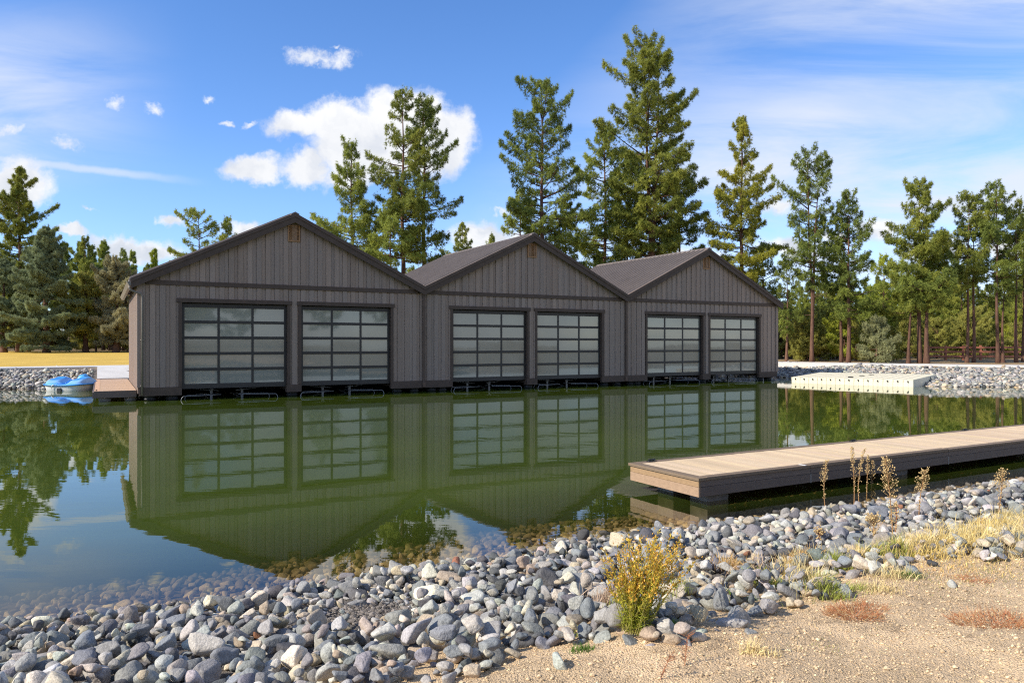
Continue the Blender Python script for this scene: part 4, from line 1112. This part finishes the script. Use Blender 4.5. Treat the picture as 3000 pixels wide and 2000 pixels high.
# (kind, x of trunk, top y, distance, half width of crown, crown foot y, label, extras) measured on the photograph
HEROES = [
    ('pine_tree', 45, 388, 96, 66, 705, 'tall open pine rising above the dark junipers by the golden lawn', dict(pal='pine', dens=1.0, tsize=.62, tr=.42)),
    ('juniper_tree', 106, 525, 90, 62, 792, 'broad dense blue-green juniper right of the tall lawn-edge pine', dict(pal='blue', dens=2.3, tsize=.5, power=.75, tr=.4, droop=.15)),
    ('juniper_tree', 8, 600, 92, 52, 785, 'dense juniper cut by the frame edge beside the golden lawn', dict(pal='blue', dens=2.0, tsize=.5, power=.6, tr=.38, droop=.1)),
    ('juniper_tree', 64, 640, 99, 34, 790, 'slim olive juniper between the two dense ones beyond the lawn', dict(pal='junip', dens=1.8, tsize=.46, tr=.3, power=.6)),
    ('juniper_tree', 198, 632, 94, 46, 775, 'squat olive juniper with a bare forked trunk at the lawn edge', dict(pal='junip', dens=2.0, tsize=.46, power=.6, tr=.34)),
    ('juniper_tree', 268, 610, 93, 50, 788, 'rounded grey-brown juniper nearest the boathouse beyond the lawn', dict(pal='grey', dens=2.2, tsize=.46, power=.42, tr=.4)),
    ('juniper_tree', 298, 690, 96, 32, 790, 'small olive juniper half hidden by the boathouse corner', dict(style='cone', pal='junip', dens=1.6, power=.6, tsize=.44, tr=.3)),
    ('pine_tree', 151, 562, 128, 24, 740, 'blue-green pine top showing between the broad juniper and a white cloud', dict(pal='dark', dens=1.1, tsize=.7)),
    ('pine_tree', 184, 558, 124, 30, 760, 'dark narrow pine left of the paired slim one beyond the lawn', dict(pal='dark', dens=1.2, tsize=.7)),
    ('pine_tree', 207, 567, 130, 22, 760, 'slim dark pine right against its taller dark neighbour beyond the lawn', dict(pal='dark', dens=1.1, tsize=.7)),
    ('pine_tree', 238, 558, 116, 34, 770, 'yellow-green pyramid pine above the squat olive juniper', dict(pal='olive', dens=1.3, tsize=.66)),
    ('pine_tree', 305, 580, 126, 24, 760, 'pale green pine top left of the first gable roof edge', dict(pal='olive', dens=1.0, tsize=.66)),
    ('pine_tree', 355, 575, 128, 28, 760, 'golden green pine top just over the low end of the first roof', dict(pal='yellow', dens=1.0, tsize=.66)),
    ('pine_tree', 456, 487, 76, 50, 640, 'open crowned young pine standing over the left roof slope', dict(pal='olive', dens=.62, tsize=.46, power=.45)),
    ('pine_tree', 524, 503, 78, 27, 640, 'small tufted pine close to the left roof slope', dict(pal='olive', dens=.9, tsize=.46)),
    ('pine_tree', 808, 333, 56, 62, 640, 'dense tapering pine just right of the first gable peak', dict(pal='olive', dens=1.15, tsize=.40, power=.7)),
    ('pine_tree', 925, 213, 56, 68, 600, 'tall slender pine before the large white cloud, left of a close pair', dict(pal='pine', dens=1.05, tsize=.40, power=.6)),
    ('pine_tree', 974, 235, 57.5, 76, 600, 'tall dark pine before the large white cloud, right of a close pair', dict(pal='dark', dens=1.05, tsize=.40, power=.6)),
    ('pine_tree', 898, 480, 54, 52, 620, 'low bushy pine at the foot of the close pair behind the first roof', dict(pal='olive', dens=.9, tsize=.42, power=.6)),
    ('pine_tree', 1063, 515, 92, 32, 640, 'little gapped pine above the middle roof ridge before a cloud', dict(pal='pine', dens=.8, tsize=.5)),
    ('pine_tree', 1131, 543, 98, 9, 620, 'tiny pine tip poking above the middle ridge', dict(pal='pine', dens=1, tsize=.45)),
    ('pine_tree', 1245, 190, 62, 86, 575, 'tall tattered dark pine above the middle gable peak', dict(pal='dark', dens=.92, tsize=.44, power=.5)),
    ('pine_tree', 1196, 440, 66, 46, 620, 'pale pine behind the lower left of the tattered dark pine', dict(pal='olive', dens=.9, tsize=.44, power=.5)),
    ('pine_tree', 1300, 470, 64, 46, 640, 'mid green pine filling the gap right of the middle gable peak', dict(pal='olive', dens=1.0, tsize=.44, power=.5)),
    ('pine_tree', 1390, 288, 68, 66, 640, 'olive pine with bare upper twigs left of the tallest pine', dict(pal='olive', dens=.95, tsize=.46, power=.6, bare=8)),
    ('pine_tree', 1497, 98, 63, 116, 590, 'tallest pine of all, broad full crown and reddish split trunk', dict(pal='pine', dens=.95, tsize=.50, power=.42, fork=.6, tr=.36, bare=8)),
    ('pine_tree', 1560, 400, 65, 56, 640, 'bushy shoulder pine leaning against the right of the tallest one', dict(pal='dark', dens=1.0, tsize=.46, power=.5)),
    ('pine_tree', 1440, 470, 66, 52, 640, 'low light green pine at the foot of the tallest one', dict(pal='olive', dens=1.0, tsize=.46, power=.5)),
    ('pine_tree', 1703, 275, 61, 72, 650, 'spire-topped mustard green pine over the third gable', dict(pal='mustard', dens=1.3, tsize=.42, power=.8, bare=8)),
    ('pine_tree', 1752, 560, 66, 34, 720, 'thin pine against the right edge of the third gable', dict(pal='dark', dens=.75, tsize=.4, power=.5)),
    ('pine_tree', 1866, 347, 57, 68, 668, 'tall bare-stemmed pine with a forked twin top right of the boathouse', dict(pal='dark', dens=.82, tsize=.40, power=.35, fork=.42, tr=.20, bare=10)),
    ('pine_tree', 1808, 600, 60, 34, 770, 'slim young pine beside the end wall of the boathouse', dict(pal='dark', dens=.75, tsize=.38, power=.5, tr=.12)),
    ('pine_tree', 1949, 445, 56.5, 58, 735, 'dark pine with a paired trunk right of the fork-topped pine', dict(pal='dark', dens=.95, tsize=.40, power=.6, tr=.17, bare=8)),
    ('pine_tree', 1931, 490, 57.5, 44, 730, 'reddish thin-stemmed pine touching its darker twin', dict(pal='dark', dens=.75, tsize=.38, power=.5, tr=.14)),
    ('pine_tree', 2030, 590, 70, 48, 770, 'bright yellow-green pine in the gap between dark pines', dict(pal='yellow', dens=1.0, tsize=.42, power=.7, tr=.16)),
    ('pine_tree', 2112, 420, 55, 74, 720, 'densest dark pine on the right bank with a full pyramid crown', dict(pal='pine', dens=1.35, tsize=.40, power=.6, tr=.18)),
    ('pine_tree', 2129, 560, 54.5, 62, 690, 'shaded pine pressed against the densest one, thick dark trunk', dict(pal='dark', dens=1.1, tsize=.40, power=.4, tr=.19)),
    ('pine_tree', 2088, 640, 54.5, 32, 710, 'leaning sapling pine left of the densest dark pine', dict(pal='dark', dens=.75, tsize=.38, power=.5, tr=.13, lean=.12)),
    ('pine_tree', 2222, 452, 55, 48, 660, 'slender pine left of a pair of crossing stems near the red fence', dict(pal='pine', dens=.95, tsize=.38, power=.5, tr=.13, lean=.05, bare=5)),
    ('pine_tree', 2236, 480, 55.5, 42, 650, 'slender pine right of a pair of crossing stems near the red fence', dict(pal='dark', dens=.9, tsize=.38, power=.4, tr=.13)),
    ('pine_tree', 2290, 427, 54, 50, 670, 'upright pine with narrow crown before the red fence', dict(pal='dark', dens=1.05, tsize=.38, power=.5, tr=.14)),
    ('pine_tree', 2302, 640, 54.8, 28, 700, 'thin dark stemmed pine crossing behind the upright narrow one', dict(pal='dark', dens=.8, tsize=.36, power=.4, tr=.12, lean=.1)),
    ('pine_tree', 2334, 470, 55, 36, 640, 'orange-barked pine nearest the right frame edge', dict(pal='pine', dens=.8, tsize=.38, power=.4, tr=.13, bare=6)),
    ('pine_tree', 2352, 500, 57, 40, 660, 'dark pine cut off by the right frame edge', dict(pal='dark', dens=.95, tsize=.38, power=.4, tr=.14)),
    ('juniper_bush', 2014, 738, 55.5, 32, 833, 'silvery sage-green juniper bush behind the stony bank', dict(style='pine', pal='sage', dens=2.0, tsize=.34, tr=.08, power=.45, lean=.1)),
]
HERO_AT = []
for k, (nm, xd, yt, D, hw, cy, lab, kw) in enumerate(HEROES):
    X = (xd * KD - 1500) / FPX * D; z0 = gz(X, D)
    H = (YH - yt * KD) / FPX * D + CAMZ - z0; cbz = max(.15, (YH - cy * KD) / FPX * D + CAMZ - z0); Rr = hw * KD / FPX * D
    t = make_tree(nm, 100 + k, H, Rr, cbz, **kw); t.location = (X, D, z0 - .05)
    HERO_AT.append((X, D)); tag(t, lab, 'bush' if 'bush' in nm else 'tree', 'pines and junipers round the pond')

# the woods behind: a few grown shapes, copied
BANKW = []
for k, (nm, H, Rr, cb, kw) in enumerate([
    ('pine_tree', 13, 2.3, 3.2, dict(pal='pine', dens=.8, tsize=.5)), ('pine_tree', 15, 2.1, 5.0, dict(pal='dark', dens=.75, tsize=.5)), ('pine_tree', 11, 2.5, 1.6, dict(pal='olive', dens=.8, tsize=.5, power=.7)),
    ('juniper_tree', 6.0, 2.3, .5, dict(style='pine', pal='junip', dens=1.1, tsize=.42, power=.5)), ('juniper_tree', 5.0, 1.9, .3, dict(style='pine', pal='junip', dens=1.2, tsize=.36, power=.6, lean=.1)), ('juniper_tree', 7.5, 2.2, .6, dict(style='pine', pal='yellow', dens=1.0, tsize=.42, power=.7)),
    ('juniper_bush', 2.3, 1.3, .1, dict(style='round', pal='grey', dens=.9, tsize=.32, tr=.05)), ('juniper_bush', 1.5, 1.1, .05, dict(style='round', pal='junip', dens=.8, tsize=.28, tr=.04))]):
    BANKW.append((nm, make_tree(nm, 300 + k, H, Rr, cb, **kw), [False]))
wrs = np.random.RandomState(4)


def plant(kind, x, y, sc_, lab, grp):
    nm, src, used = BANKW[kind]
    o = src if not used[0] else copy_tree(src)
    used[0] = True
    o.location = (x, y, gz(x, y) - .05); o.rotation_euler = (0, 0, wrs.uniform(0, 6.28)); s_ = sc_ * wrs.uniform(.85, 1.15); o.scale = (s_, s_, s_ * wrs.uniform(.92, 1.12))
    tag(o, lab, 'bush' if 'bush' in nm else 'tree', grp)


KINDW = ['mid green pine', 'dark tall pine', 'olive green pine', 'spreading olive juniper', 'straggling olive juniper', 'tall yellow-green juniper', 'low grey-green bush', 'low olive bush']
# right-hand understorey
n = 0
while n < 205:
    y = wrs.uniform(58.5, 112); u = wrs.uniform(.10, .90); x = u * y
    if (x < 22.5 and y < 68) or (x > 32 and y < 66): continue
    if any(abs(x - a) < 1.5 and abs(y - b) < 2.2 for a, b in HERO_AT): continue
    lowz = y < 70
    kind = wrs.choice([3, 4, 5, 6, 7], p=[.34, .2, .18, .16, .12]) if lowz else wrs.choice([0, 1, 2, 3, 4, 5], p=[.24, .16, .22, .16, .10, .12])
    sc_ = wrs.uniform(.5, .85) if lowz else wrs.uniform(.5, .8)
    if y < 64 and x > 23 and kind not in (6, 7): sc_ *= .75
    plant(kind, x, y, sc_, KINDW[kind] + ' in the woods beyond the right-hand stony bank', 'woods beyond the right bank'); n += 1
n = 0
while n < 165:
    y = wrs.uniform(102, 150); u = wrs.uniform(-.92, -.30); x = u * y
    kind = wrs.choice([0, 1, 2, 3, 4, 5, 6], p=[.24, .12, .30, .14, .08, .06, .06])
    plant(kind, x, y, wrs.uniform(.75, 1.08), KINDW[kind] + ' in the woods beyond the golden lawn', 'woods beyond the lawn'); n += 1
n = 0
while n < 26:
    y = wrs.uniform(66, 100); u = wrs.uniform(-.26, .22); x = u * y
    kind = wrs.choice([0, 2, 3, 5], p=[.3, .4, .15, .15])
    plant(kind, x, y, wrs.uniform(.55, .85), KINDW[kind] + ' low behind the boathouse roofs', 'trees low behind the boathouse'); n += 1
# the wood behind the viewer, one mass, seen only as it mirrors in the door panes
V, F, C, nn = [], [], [], 0
for k in range(44):
    nm, src, _ = BANKW[wrs.choice([0, 1, 2])]; me = [c for c in src.children if c.name.startswith('crown')][0].data
    a = R(wrs.uniform(-200, -14)); d = wrs.uniform(30, 62); x, y = d * math.cos(a) + 4, d * math.sin(a) - 4
    if a < R(-120): continue
    co = np.zeros(len(me.vertices) * 3, np.float32); me.vertices.foreach_get('co', co); co = co.reshape(-1, 3) * wrs.uniform(.8, 1.2) + (x, y, 1)
    V.append(co); F.append(np.arange(len(co)).reshape(-1, 3) + nn); nn += len(co); cc = np.zeros(len(co) * 4, np.float32); me.attributes['col'].data.foreach_get('color', cc); C.append(cc.reshape(-1, 4)[:, :3])
tag(mk('woods', np.vstack(V), [np.vstack(F)], M['needles'], None, False, np.vstack(C)), kind='stuff')

# ------------------------------------------------------------------ plants of the near bank
prs = np.random.RandomState(3)


class Blades:
    """thin bent leaves and stalks"""
    def __init__(s): s.V = []; s.F3 = []; s.F4 = []; s.C = []; s.n = 0
    def blade(s, p, d, L, w, c, bend=.3, c2=None):
        d = np.array(d, float); d /= np.linalg.norm(d); side = np.cross(d, (0.3, .2, 1.)); side += prs.normal(0, .4, 3); side /= np.linalg.norm(side)
        out = np.array((d[0], d[1], 0)); m1 = p + d * L * .5; m2 = p + d * L * .95 + out * bend * L * .5 - np.array((0, 0, bend * L * .35))
        s.V += [p - side * w / 2, p + side * w / 2, m1 + side * w * .4, m1 - side * w * .4, m2]
        s.F4.append([s.n, s.n + 1, s.n + 2, s.n + 3]); s.F3.append([s.n + 3, s.n + 2, s.n + 4]); s.n += 5
        c = np.array(c, float); c2 = c if c2 is None else np.array(c2, float); s.C += [c, c, (c + c2) / 2, (c + c2) / 2, c2]
    def leaf(s, p, d, L, w, c):
        d = np.array(d, float); d /= np.linalg.norm(d); side = np.cross(d, prs.normal(size=3)); side /= np.linalg.norm(side)
        s.V += [p, p + d * L * .5 + side * w / 2, p + d * L, p + d * L * .5 - side * w / 2]; s.F4.append([s.n, s.n + 1, s.n + 2, s.n + 3]); s.n += 4; s.C += [c] * 4
    def build(s, name, parent=None): return mk(name, np.array(s.V), [np.array(s.F4), np.array(s.F3)] if s.F3 else [np.array(s.F4)], M['dryweed'], parent, False, np.clip(np.array(s.C), 0, 1))


def surf(x, y):
    """top of the stones (or sand) at a spot"""
    i, j = int((x - pile.x0) / pile.c), int((y - pile.y0) / pile.c)
    z = float(land(np.array([x]), np.array([y]))[0])
    if 0 <= i < pile.H.shape[0] and 0 <= j < pile.H.shape[1] and pile.O[i, j] >= 0: z = max(z, float(pile.H[i, j]) - .05)
    return z


# the yellow bush
X, Y, Z = on_ground(1857, 1862); Z = surf(X, Y) - .02
bush = empty('yellow_bush', (X, Y, Z)); tag(bush, 'tall yellow rabbitbrush with orange tips at the sand edge', 'bush')
hgt = 292 / FPX * Y
st, lv, tip = MB(), Blades(), Blades()
for k in range(88):
    az = prs.rand() * 6.28; sp = abs(prs.normal(0, .38)); right = prs.rand() < .38
    d = np.array((math.cos(az) * sp + (.42 if right else -.06), math.sin(az) * sp, 1.)); d /= np.linalg.norm(d)
    L = hgt * (prs.uniform(.4, 1.0) if not right else prs.uniform(.55, 1.12)); b0 = np.array((prs.normal(0, .035), prs.normal(0, .035), 0)); curve = prs.normal(0, .05, 3)
    f = np.linspace(0, 1, 6); pts = b0 + L * (f[:, None] * d + (f ** 2)[:, None] * curve)
    st.tube(pts, np.linspace(.0026, .001, 6), 4, (.30, .26, .07), cap=False)
    for q in prs.uniform(.08, 1, 80):
        p = b0 + L * (q * d + q * q * curve); g_ = np.clip(q * 1.15 - .12 + prs.normal(0, .14), 0, 1)
        c = np.array((.27, .33, .03)) * (1 - g_) + np.array((.60, .42, .05)) * g_
        lv.leaf(p, d * .8 + prs.normal(0, .6, 3), prs.uniform(.014, .036), prs.uniform(.0035, .0068), c * prs.uniform(.7, 1.25))
    for q in prs.uniform(.62, 1.02, 20):
        p = b0 + L * (q * d + q * q * curve) + prs.normal(0, .012, 3)
        tip.leaf(p, d + prs.normal(0, .5, 3), prs.uniform(.012, .022), prs.uniform(.006, .010), np.array((.68, .37, .06)) * prs.uniform(.7, 1.3))
    for q in prs.uniform(.0, .22, 5): lv.blade(b0 + L * q * d, (prs.normal(0, .8), prs.normal(0, .8), .7), prs.uniform(.05, .11), .004, np.array((.36, .36, .04)) * prs.uniform(.7, 1.2), .5)
st.build('stem', M['dryweed'], bush); lv.build('leaves', bush); tip.build('flower_heads', bush)


def weed(xb, yb, xt, yt, lab, kind=0, dens=1.0, col=(.50, .31, .13), headw=.045):
    X, Y, Z = on_ground(xb, yb); Z = surf(X, Y) - .04
    ht = (YH - yt) / FPX * Y + CAMZ - Z; dx = (xt - xb) / FPX * Y
    t = empty('dry_weed', (X, Y, Z)); tag(t, lab, 'weed', 'dry weeds among the stones')
    s_, h_ = MB(), MB(); f = np.linspace(0, 1, 9); bow = prs.normal(0, .03)
    def at(q): return np.array((dx * q ** 1.2 + bow * math.sin(3.1 * q) * ht, .04 * q * ht, ht * q))
    s_.tube([at(q) for q in f], np.linspace(.0065, .0022, 9), 5, np.array(col) * (.9, .75, .7))
    v, fc = ICO[0]
    for q in np.concatenate([prs.uniform(.30, 1, int(60 * dens)), prs.uniform(.62, .97, int(60 * dens))]):
        w = .78 * headw * (.35 + .9 * math.sin(math.pi * min(1, max(0, (q - .25) / .78)))) * (1 if q > .5 else .45)
        az = prs.rand() * 6.28; L = w * prs.uniform(.3, 1.1); p0 = at(q); p1 = p0 + np.array((math.cos(az) * L, math.sin(az) * L, L * prs.uniform(.5, 1.2)))
        s_.tube([p0, p1], (.0014, .0009), 3, np.array(col) * prs.uniform(.8, 1.1), cap=False)
        for _ in range(1 + int(prs.rand() * 2)):
            p = p1 + prs.normal(0, .005, 3); h_.add(v * prs.uniform(.0034, .0066) * (1, 1, 1.2) + p, fc, np.array((.62, .44, .20)) * prs.uniform(.75, 1.3))
    s_.build('stalk', M['dryweed'], t); tag(h_.build('seed_head', M['dryweed'], t), kind='stuff'); return t


def wpt(a, b): return 2350 + a * .287, 1300 + b * .287


WEEDS = [((250, 722), (266, 170), 'upright dry weed before the dock front, the lone one left of the others', 1.0, .06), ((527, 705), (515, 28), 'tallest dry weed, thin reddish stalk crossing the dock boards', 1.0, .04),
         ((598, 708), (652, 55), 'dry weed leaning left-most out of the close bunch of three', .9, .035), ((655, 600), (682, 110), 'middle stalk in the close bunch of three dry weeds', .9, .035), ((698, 570), (730, 165), 'short stalk on the right of the close bunch of three dry weeds', .9, .05),
         ((930, 1085), (868, 150), 'long leaning dry weed with the fullest plume, before the dock', 1.3, .085), ((1195, 830), (1275, 268), 'dry weed with round plume near a rusty stone below the dock', 1.1, .075), ((1990, 815), (2065, 268), 'pale dry weed rising from grass at the far right of the stones', 1.1, .08),
         ((735, 1130), (735, 760), 'low bushy dry weed at the grass edge among the stones', 1.2, .085), ((945, 1060), (965, 600), 'thin red-brown dry stalk among the stones', .5, .03), ((1110, 1040), (1420, 830), 'dry stalk bent far over to the right', .5, .04),
         ((170, 1070), (165, 880), 'short feathery dry weed on the stones nearest the yellow bush', .8, .06), ((1830, 920), (1850, 770), 'small dry weed before a big blue-grey stone', .7, .05)]
for a, b, lab, dn, hw in WEEDS: weed(*wpt(*a), *wpt(*b), lab, dens=dn, headw=hw, col=(.50, .33, .15) if dn > .8 else (.42, .2, .1))
# dead grass sprig at the waterline and a drift of dry twigs
for (xp, yp, n_, hh, lab) in ((2165, 1505, 16, .16, 'pale dead grass sprig on the stones by the dock end'), (1505, 1592, 14, .09, 'straw-coloured drift twigs lying at the waterline')):
    X, Y, Z = on_ground(xp, yp); Z = surf(X, Y) - .01; b = Blades()
    for _ in range(n_): b.blade(np.array((prs.normal(0, .05), prs.normal(0, .03), 0)), (prs.normal(0, .8), prs.normal(0, .5), prs.uniform(.3, 1)), prs.uniform(.5, 1.1) * hh, .006, np.array((.62, .47, .24)) * prs.uniform(.8, 1.2), .7)
    o = b.build('dead_grass_sprig'); o.location = (X, Y, Z); tag(o, lab, 'dead grass')

# grasses along the sand edge: nobody could count the blades
dry, grn = Blades(), Blades()
STRAW, GOLD, ORNG, PINKY, GREEN, LIME = (.72, .58, .28), (.72, .53, .18), (.66, .42, .15), (.60, .44, .30), (.10, .19, .025), (.33, .36, .07)


def clump(xd, yd, n_, h, c, spread_, b, w=.0035, up=1.0):
    X, Y, Z = on_ground(xd * KD, yd * KD)
    for _ in range(int(n_ * 2.5)):
        x, y = X + prs.normal(0, spread_), Y + prs.normal(0, spread_ * .6); z = surf(x, y) - .015
        b.blade(np.array((x, y, z)), (prs.normal(0, .45) + .08, prs.normal(0, .35), up), 1.25 * h * prs.uniform(.45, 1.15), 1.35 * w * prs.uniform(.7, 1.2), np.array(c) * prs.uniform(.65, 1.2), prs.uniform(.1, .6), np.array(c) * prs.uniform(.95, 1.4))


for a in [(1400, 1408, 190, .17, PINKY, .07), (1432, 1420, 110, .13, LIME, .06), (1690, 1328, 170, .13, ORNG, .09), (1712, 1335, 110, .09, PINKY, .08), (1752, 1352, 140, .10, LIME, .055), (1775, 1340, 70, .10, GOLD, .06),
          (1835, 1312, 190, .12, ORNG, .09), (1815, 1318, 100, .13, STRAW, .10), (1868, 1370, 120, .13, STRAW, .07), (1905, 1372, 110, .11, LIME, .07), (1925, 1312, 110, .11, LIME, .06), (1955, 1300, 120, .11, STRAW, .09), (1990, 1296, 120, .10, GOLD, .09),
          (2040, 1290, 150, .14, LIME, .10), (2075, 1280, 160, .17, STRAW, .12), (2110, 1285, 170, .17, GOLD, .14), (2140, 1270, 160, .17, STRAW, .14), (2175, 1268, 200, .17, GOLD, .15), (2205, 1262, 200, .18, STRAW, .16), (2240, 1250, 210, .18, GOLD, .17), (2275, 1245, 200, .18, STRAW, .17),
          (2305, 1228, 220, .19, GOLD, .18), (2340, 1215, 220, .19, STRAW, .2), (2350, 1250, 200, .17, STRAW, .18), (2320, 1275, 120, .10, STRAW, .18), (2055, 1325, 80, .10, STRAW, .08), (2020, 1355, 70, .08, STRAW, .07), (1650, 1370, 60, .09, STRAW, .06), (1560, 1378, 60, .08, STRAW, .06), (1545, 1402, 70, .08, LIME, .06),
          (2250, 1300, 130, .05, GOLD, .22), (2150, 1310, 130, .05, ORNG, .2), (2170, 1335, 90, .04, STRAW, .2), (1720, 1498, 40, .09, STRAW, .03), (1765, 1505, 24, .07, STRAW, .04)]: clump(*a, dry)
for a in [(1555, 1452, 80, .055, GREEN, .035, ), (1338, 1494, 70, .055, GREEN, .03), (1318, 1462, 50, .05, LIME, .03), (1700, 1382, 60, .045, GREEN, .05), (2085, 1322, 90, .06, GREEN, .05), (1960, 1352, 80, .06, LIME, .06), (1900, 1360, 50, .05, GREEN, .05), (1840, 1388, 130, .03, (.2, .26, .05), .16), (2200, 1300, 130, .03, (.2, .26, .05), .2),
          (2330, 1300, 150, .03, (.2, .26, .05), .25), (2150, 1345, 100, .03, (.24, .26, .06), .2), (2290, 1330, 120, .03, (.24, .26, .06), .2), (1890, 1490, 40, .03, LIME, .1), (1500, 1400, 70, .07, LIME, .05)]: clump(*a, grn, .003)
for _ in range(5200):
    x, y = prs.uniform(-.2, 6.0), prs.uniform(3.1, 7.0)
    if abs(x) > .72 * y: continue
    e = float(sand_edge(np.array([x]), np.array([y]))[0])
    if e < .02 or prs.rand() > .25 + .75 * math.exp(-e / .5) + (.3 if x > 2.2 else 0): continue
    z = float(land(np.array([x]), np.array([y]))[0]) + .003; a_ = prs.rand() * 6.28
    dry.blade(np.array((x, y, z)), (math.cos(a_), math.sin(a_), prs.uniform(0, .35)), prs.uniform(.02, .07), .0028, np.array(STRAW if prs.rand() < .6 else (.33, .22, .11)) * prs.uniform(.6, 1.15), .1)
tag(dry.build('dry_grass'), kind='stuff'); tag(grn.build('green_grass'), kind='stuff')

# reddish tumbleweed mats on the sand
for (xd, yd, rx, hh, n_, lab) in ((1962, 1412, .20, .10, 420, 'rusty orange tumbleweed mat right of the yellow bush'), (2285, 1432, .30, .09, 560, 'widest rusty tumbleweed mat near the right frame edge'), (2000, 1395, .12, .07, 130, 'small rusty weed mat at the grass edge'), (2235, 1332, .16, .035, 200, 'flat brown weed mat below the right-hand grass')):
    X, Y, Z = on_ground(xd * KD, yd * KD); t = empty('tumbleweed', (X, Y, Z)); tag(t, lab, 'weed', 'rusty weeds on the sand'); b = MB()
    for _ in range(n_):
        az = prs.rand() * 6.28; rr = rx * math.sqrt(prs.rand()); p = np.array((rr * math.cos(az) * .8, rr * math.sin(az) * .6, 0)); L = prs.uniform(.3, 1) * hh * (1.15 - .6 * rr / rx)
        d = np.array((math.cos(az) * .7 + prs.normal(0, .5), math.sin(az) * .7 + prs.normal(0, .5), prs.uniform(.15, 1))); d /= np.linalg.norm(d); p[2] = land(np.array([X + p[0]]), np.array([Y + p[1]]))[0] - Z
        m_ = p + d * L * .6 + prs.normal(0, .008, 3); c = np.array((.50, .20, .085) if prs.rand() < .7 else (.56, .36, .17)) * prs.uniform(.7, 1.3)
        b.tube([p, m_, m_ + d * L * .5 + prs.normal(0, .012, 3)], (.0013, .001, .0006), 3, c, cap=False)
    b.build('twigs', M['dryweed'], t)
for (xd, yd, hh, lab) in ((1572, 1528, .15, 'single upright red sprig on the bare sand'), (1515, 1560, .11, 'red sprig leaning at the lower frame edge'), (1730, 1500, .10, 'pale twiggy sprig on the open sand')):
    X, Y, Z = on_ground(xd * KD, yd * KD); t = empty('dry_sprig', (X, Y, Z)); tag(t, lab, 'weed', 'sprigs on the sand'); b = MB(); ln = np.array((.15 if 'upright' in lab else .5, .1, 1.)); c0 = np.array((.60, .45, .25) if 'pale' in lab else (.42, .17, .08))
    b.tube([(0, 0, -.01), ln * hh * .5, ln * hh], (.002, .0016, .0008), 4, c0)
    for _ in range(60):
        q = prs.uniform(.1, 1); p = ln * hh * q; d = np.array((prs.normal(0, .8), prs.normal(0, .8), prs.uniform(.2, .9))); b.tube([p, p + d * prs.uniform(.1, .28) * hh], (.001, .0006), 3, c0 * prs.uniform(.7, 1.3), cap=False)
    b.build('twigs', M['dryweed'], t)
# dug-in twig at the lower right
# ------------------------------------------------------------------ telling the stones apart
def stone_words():
    bushp = np.array(bush.location[:2]); info = []
    for i in single:
        col = PAL[st_k[i]][0]; r = st_r[i]
        size = 'large' if r > .115 else ('mid-sized' if r > .08 else 'small')
        T, ax, p = STONES[st_t[i]]
        form = 'angular' if p >= 16 else ('flat' if ax[2] < .58 else ('rounded' if ax[1] > .8 else 'oval'))
        x, y, z = st_x[i], st_y[i], st_z[i]; e = float(sand_edge(np.array([x]), np.array([y]))[0]); s_ = float(sdist(np.array([x]), np.array([y]))[0])
        if math.hypot(x - bushp[0], y - bushp[1]) < .6: where = 'beside the yellow bush'
        elif math.hypot(x + 1.12, y - 5.55) < .75: where = 'round the gravelly hollow'
        elif e > -.45: where = 'along the sand edge'
        elif s_ < .8: where = 'at the waterline before the dock' if x > 2.2 else ('at the left part of the waterline' if x < -1 else 'at the middle of the waterline')
        elif x > 2.4: where = 'on the bank before the dock'
        elif ypix[i] > 1830: where = 'along the bottom frame edge'
        else: where = 'midway on the stone bank'
        info.append((size, col, form, where, x / y, i))
    return info


inf = stone_words(); groups = {}
for k, w in enumerate(inf): groups.setdefault(w[:4], []).append(k)
ORD = ['first', 'second', 'third', 'fourth', 'fifth', 'sixth', 'seventh', 'eighth', 'ninth', 'tenth', 'eleventh', 'twelfth', 'thirteenth', 'fourteenth', 'fifteenth', 'sixteenth', 'seventeenth', 'eighteenth', 'nineteenth', 'twentieth', 'twenty-first', 'twenty-second', 'twenty-third', 'twenty-fourth', 'twenty-fifth']
for key, ks in groups.items():
    ks.sort(key=lambda k: inf[k][4]); size, col, form, where = key
    for n_, k in enumerate(ks):
        # say which stone it touches
        i = inf[k][5]; dd = np.hypot(st_x[single] - st_x[i], st_y[single] - st_y[i]) - st_r[single] - st_r[i]; dd[k] = 9
        j = int(np.argmin(dd)); nb = inf[j]
        lab = f'{size} {col} {form} stone {where}'
        if len(ks) > 1:
            if len(ks) <= len(ORD): lab += f', {ORD[n_]} from the left of {len(ks)}'
        if len(lab.replace(',', '').split()) > 16 or lab.count(' ') + lab.count('-') > 16: lab = lab.rsplit(' of ', 1)[0]
        o = SINGLE_OBJ[k]; tag(o, lab, 'stone', 'larger stones of the near bank')
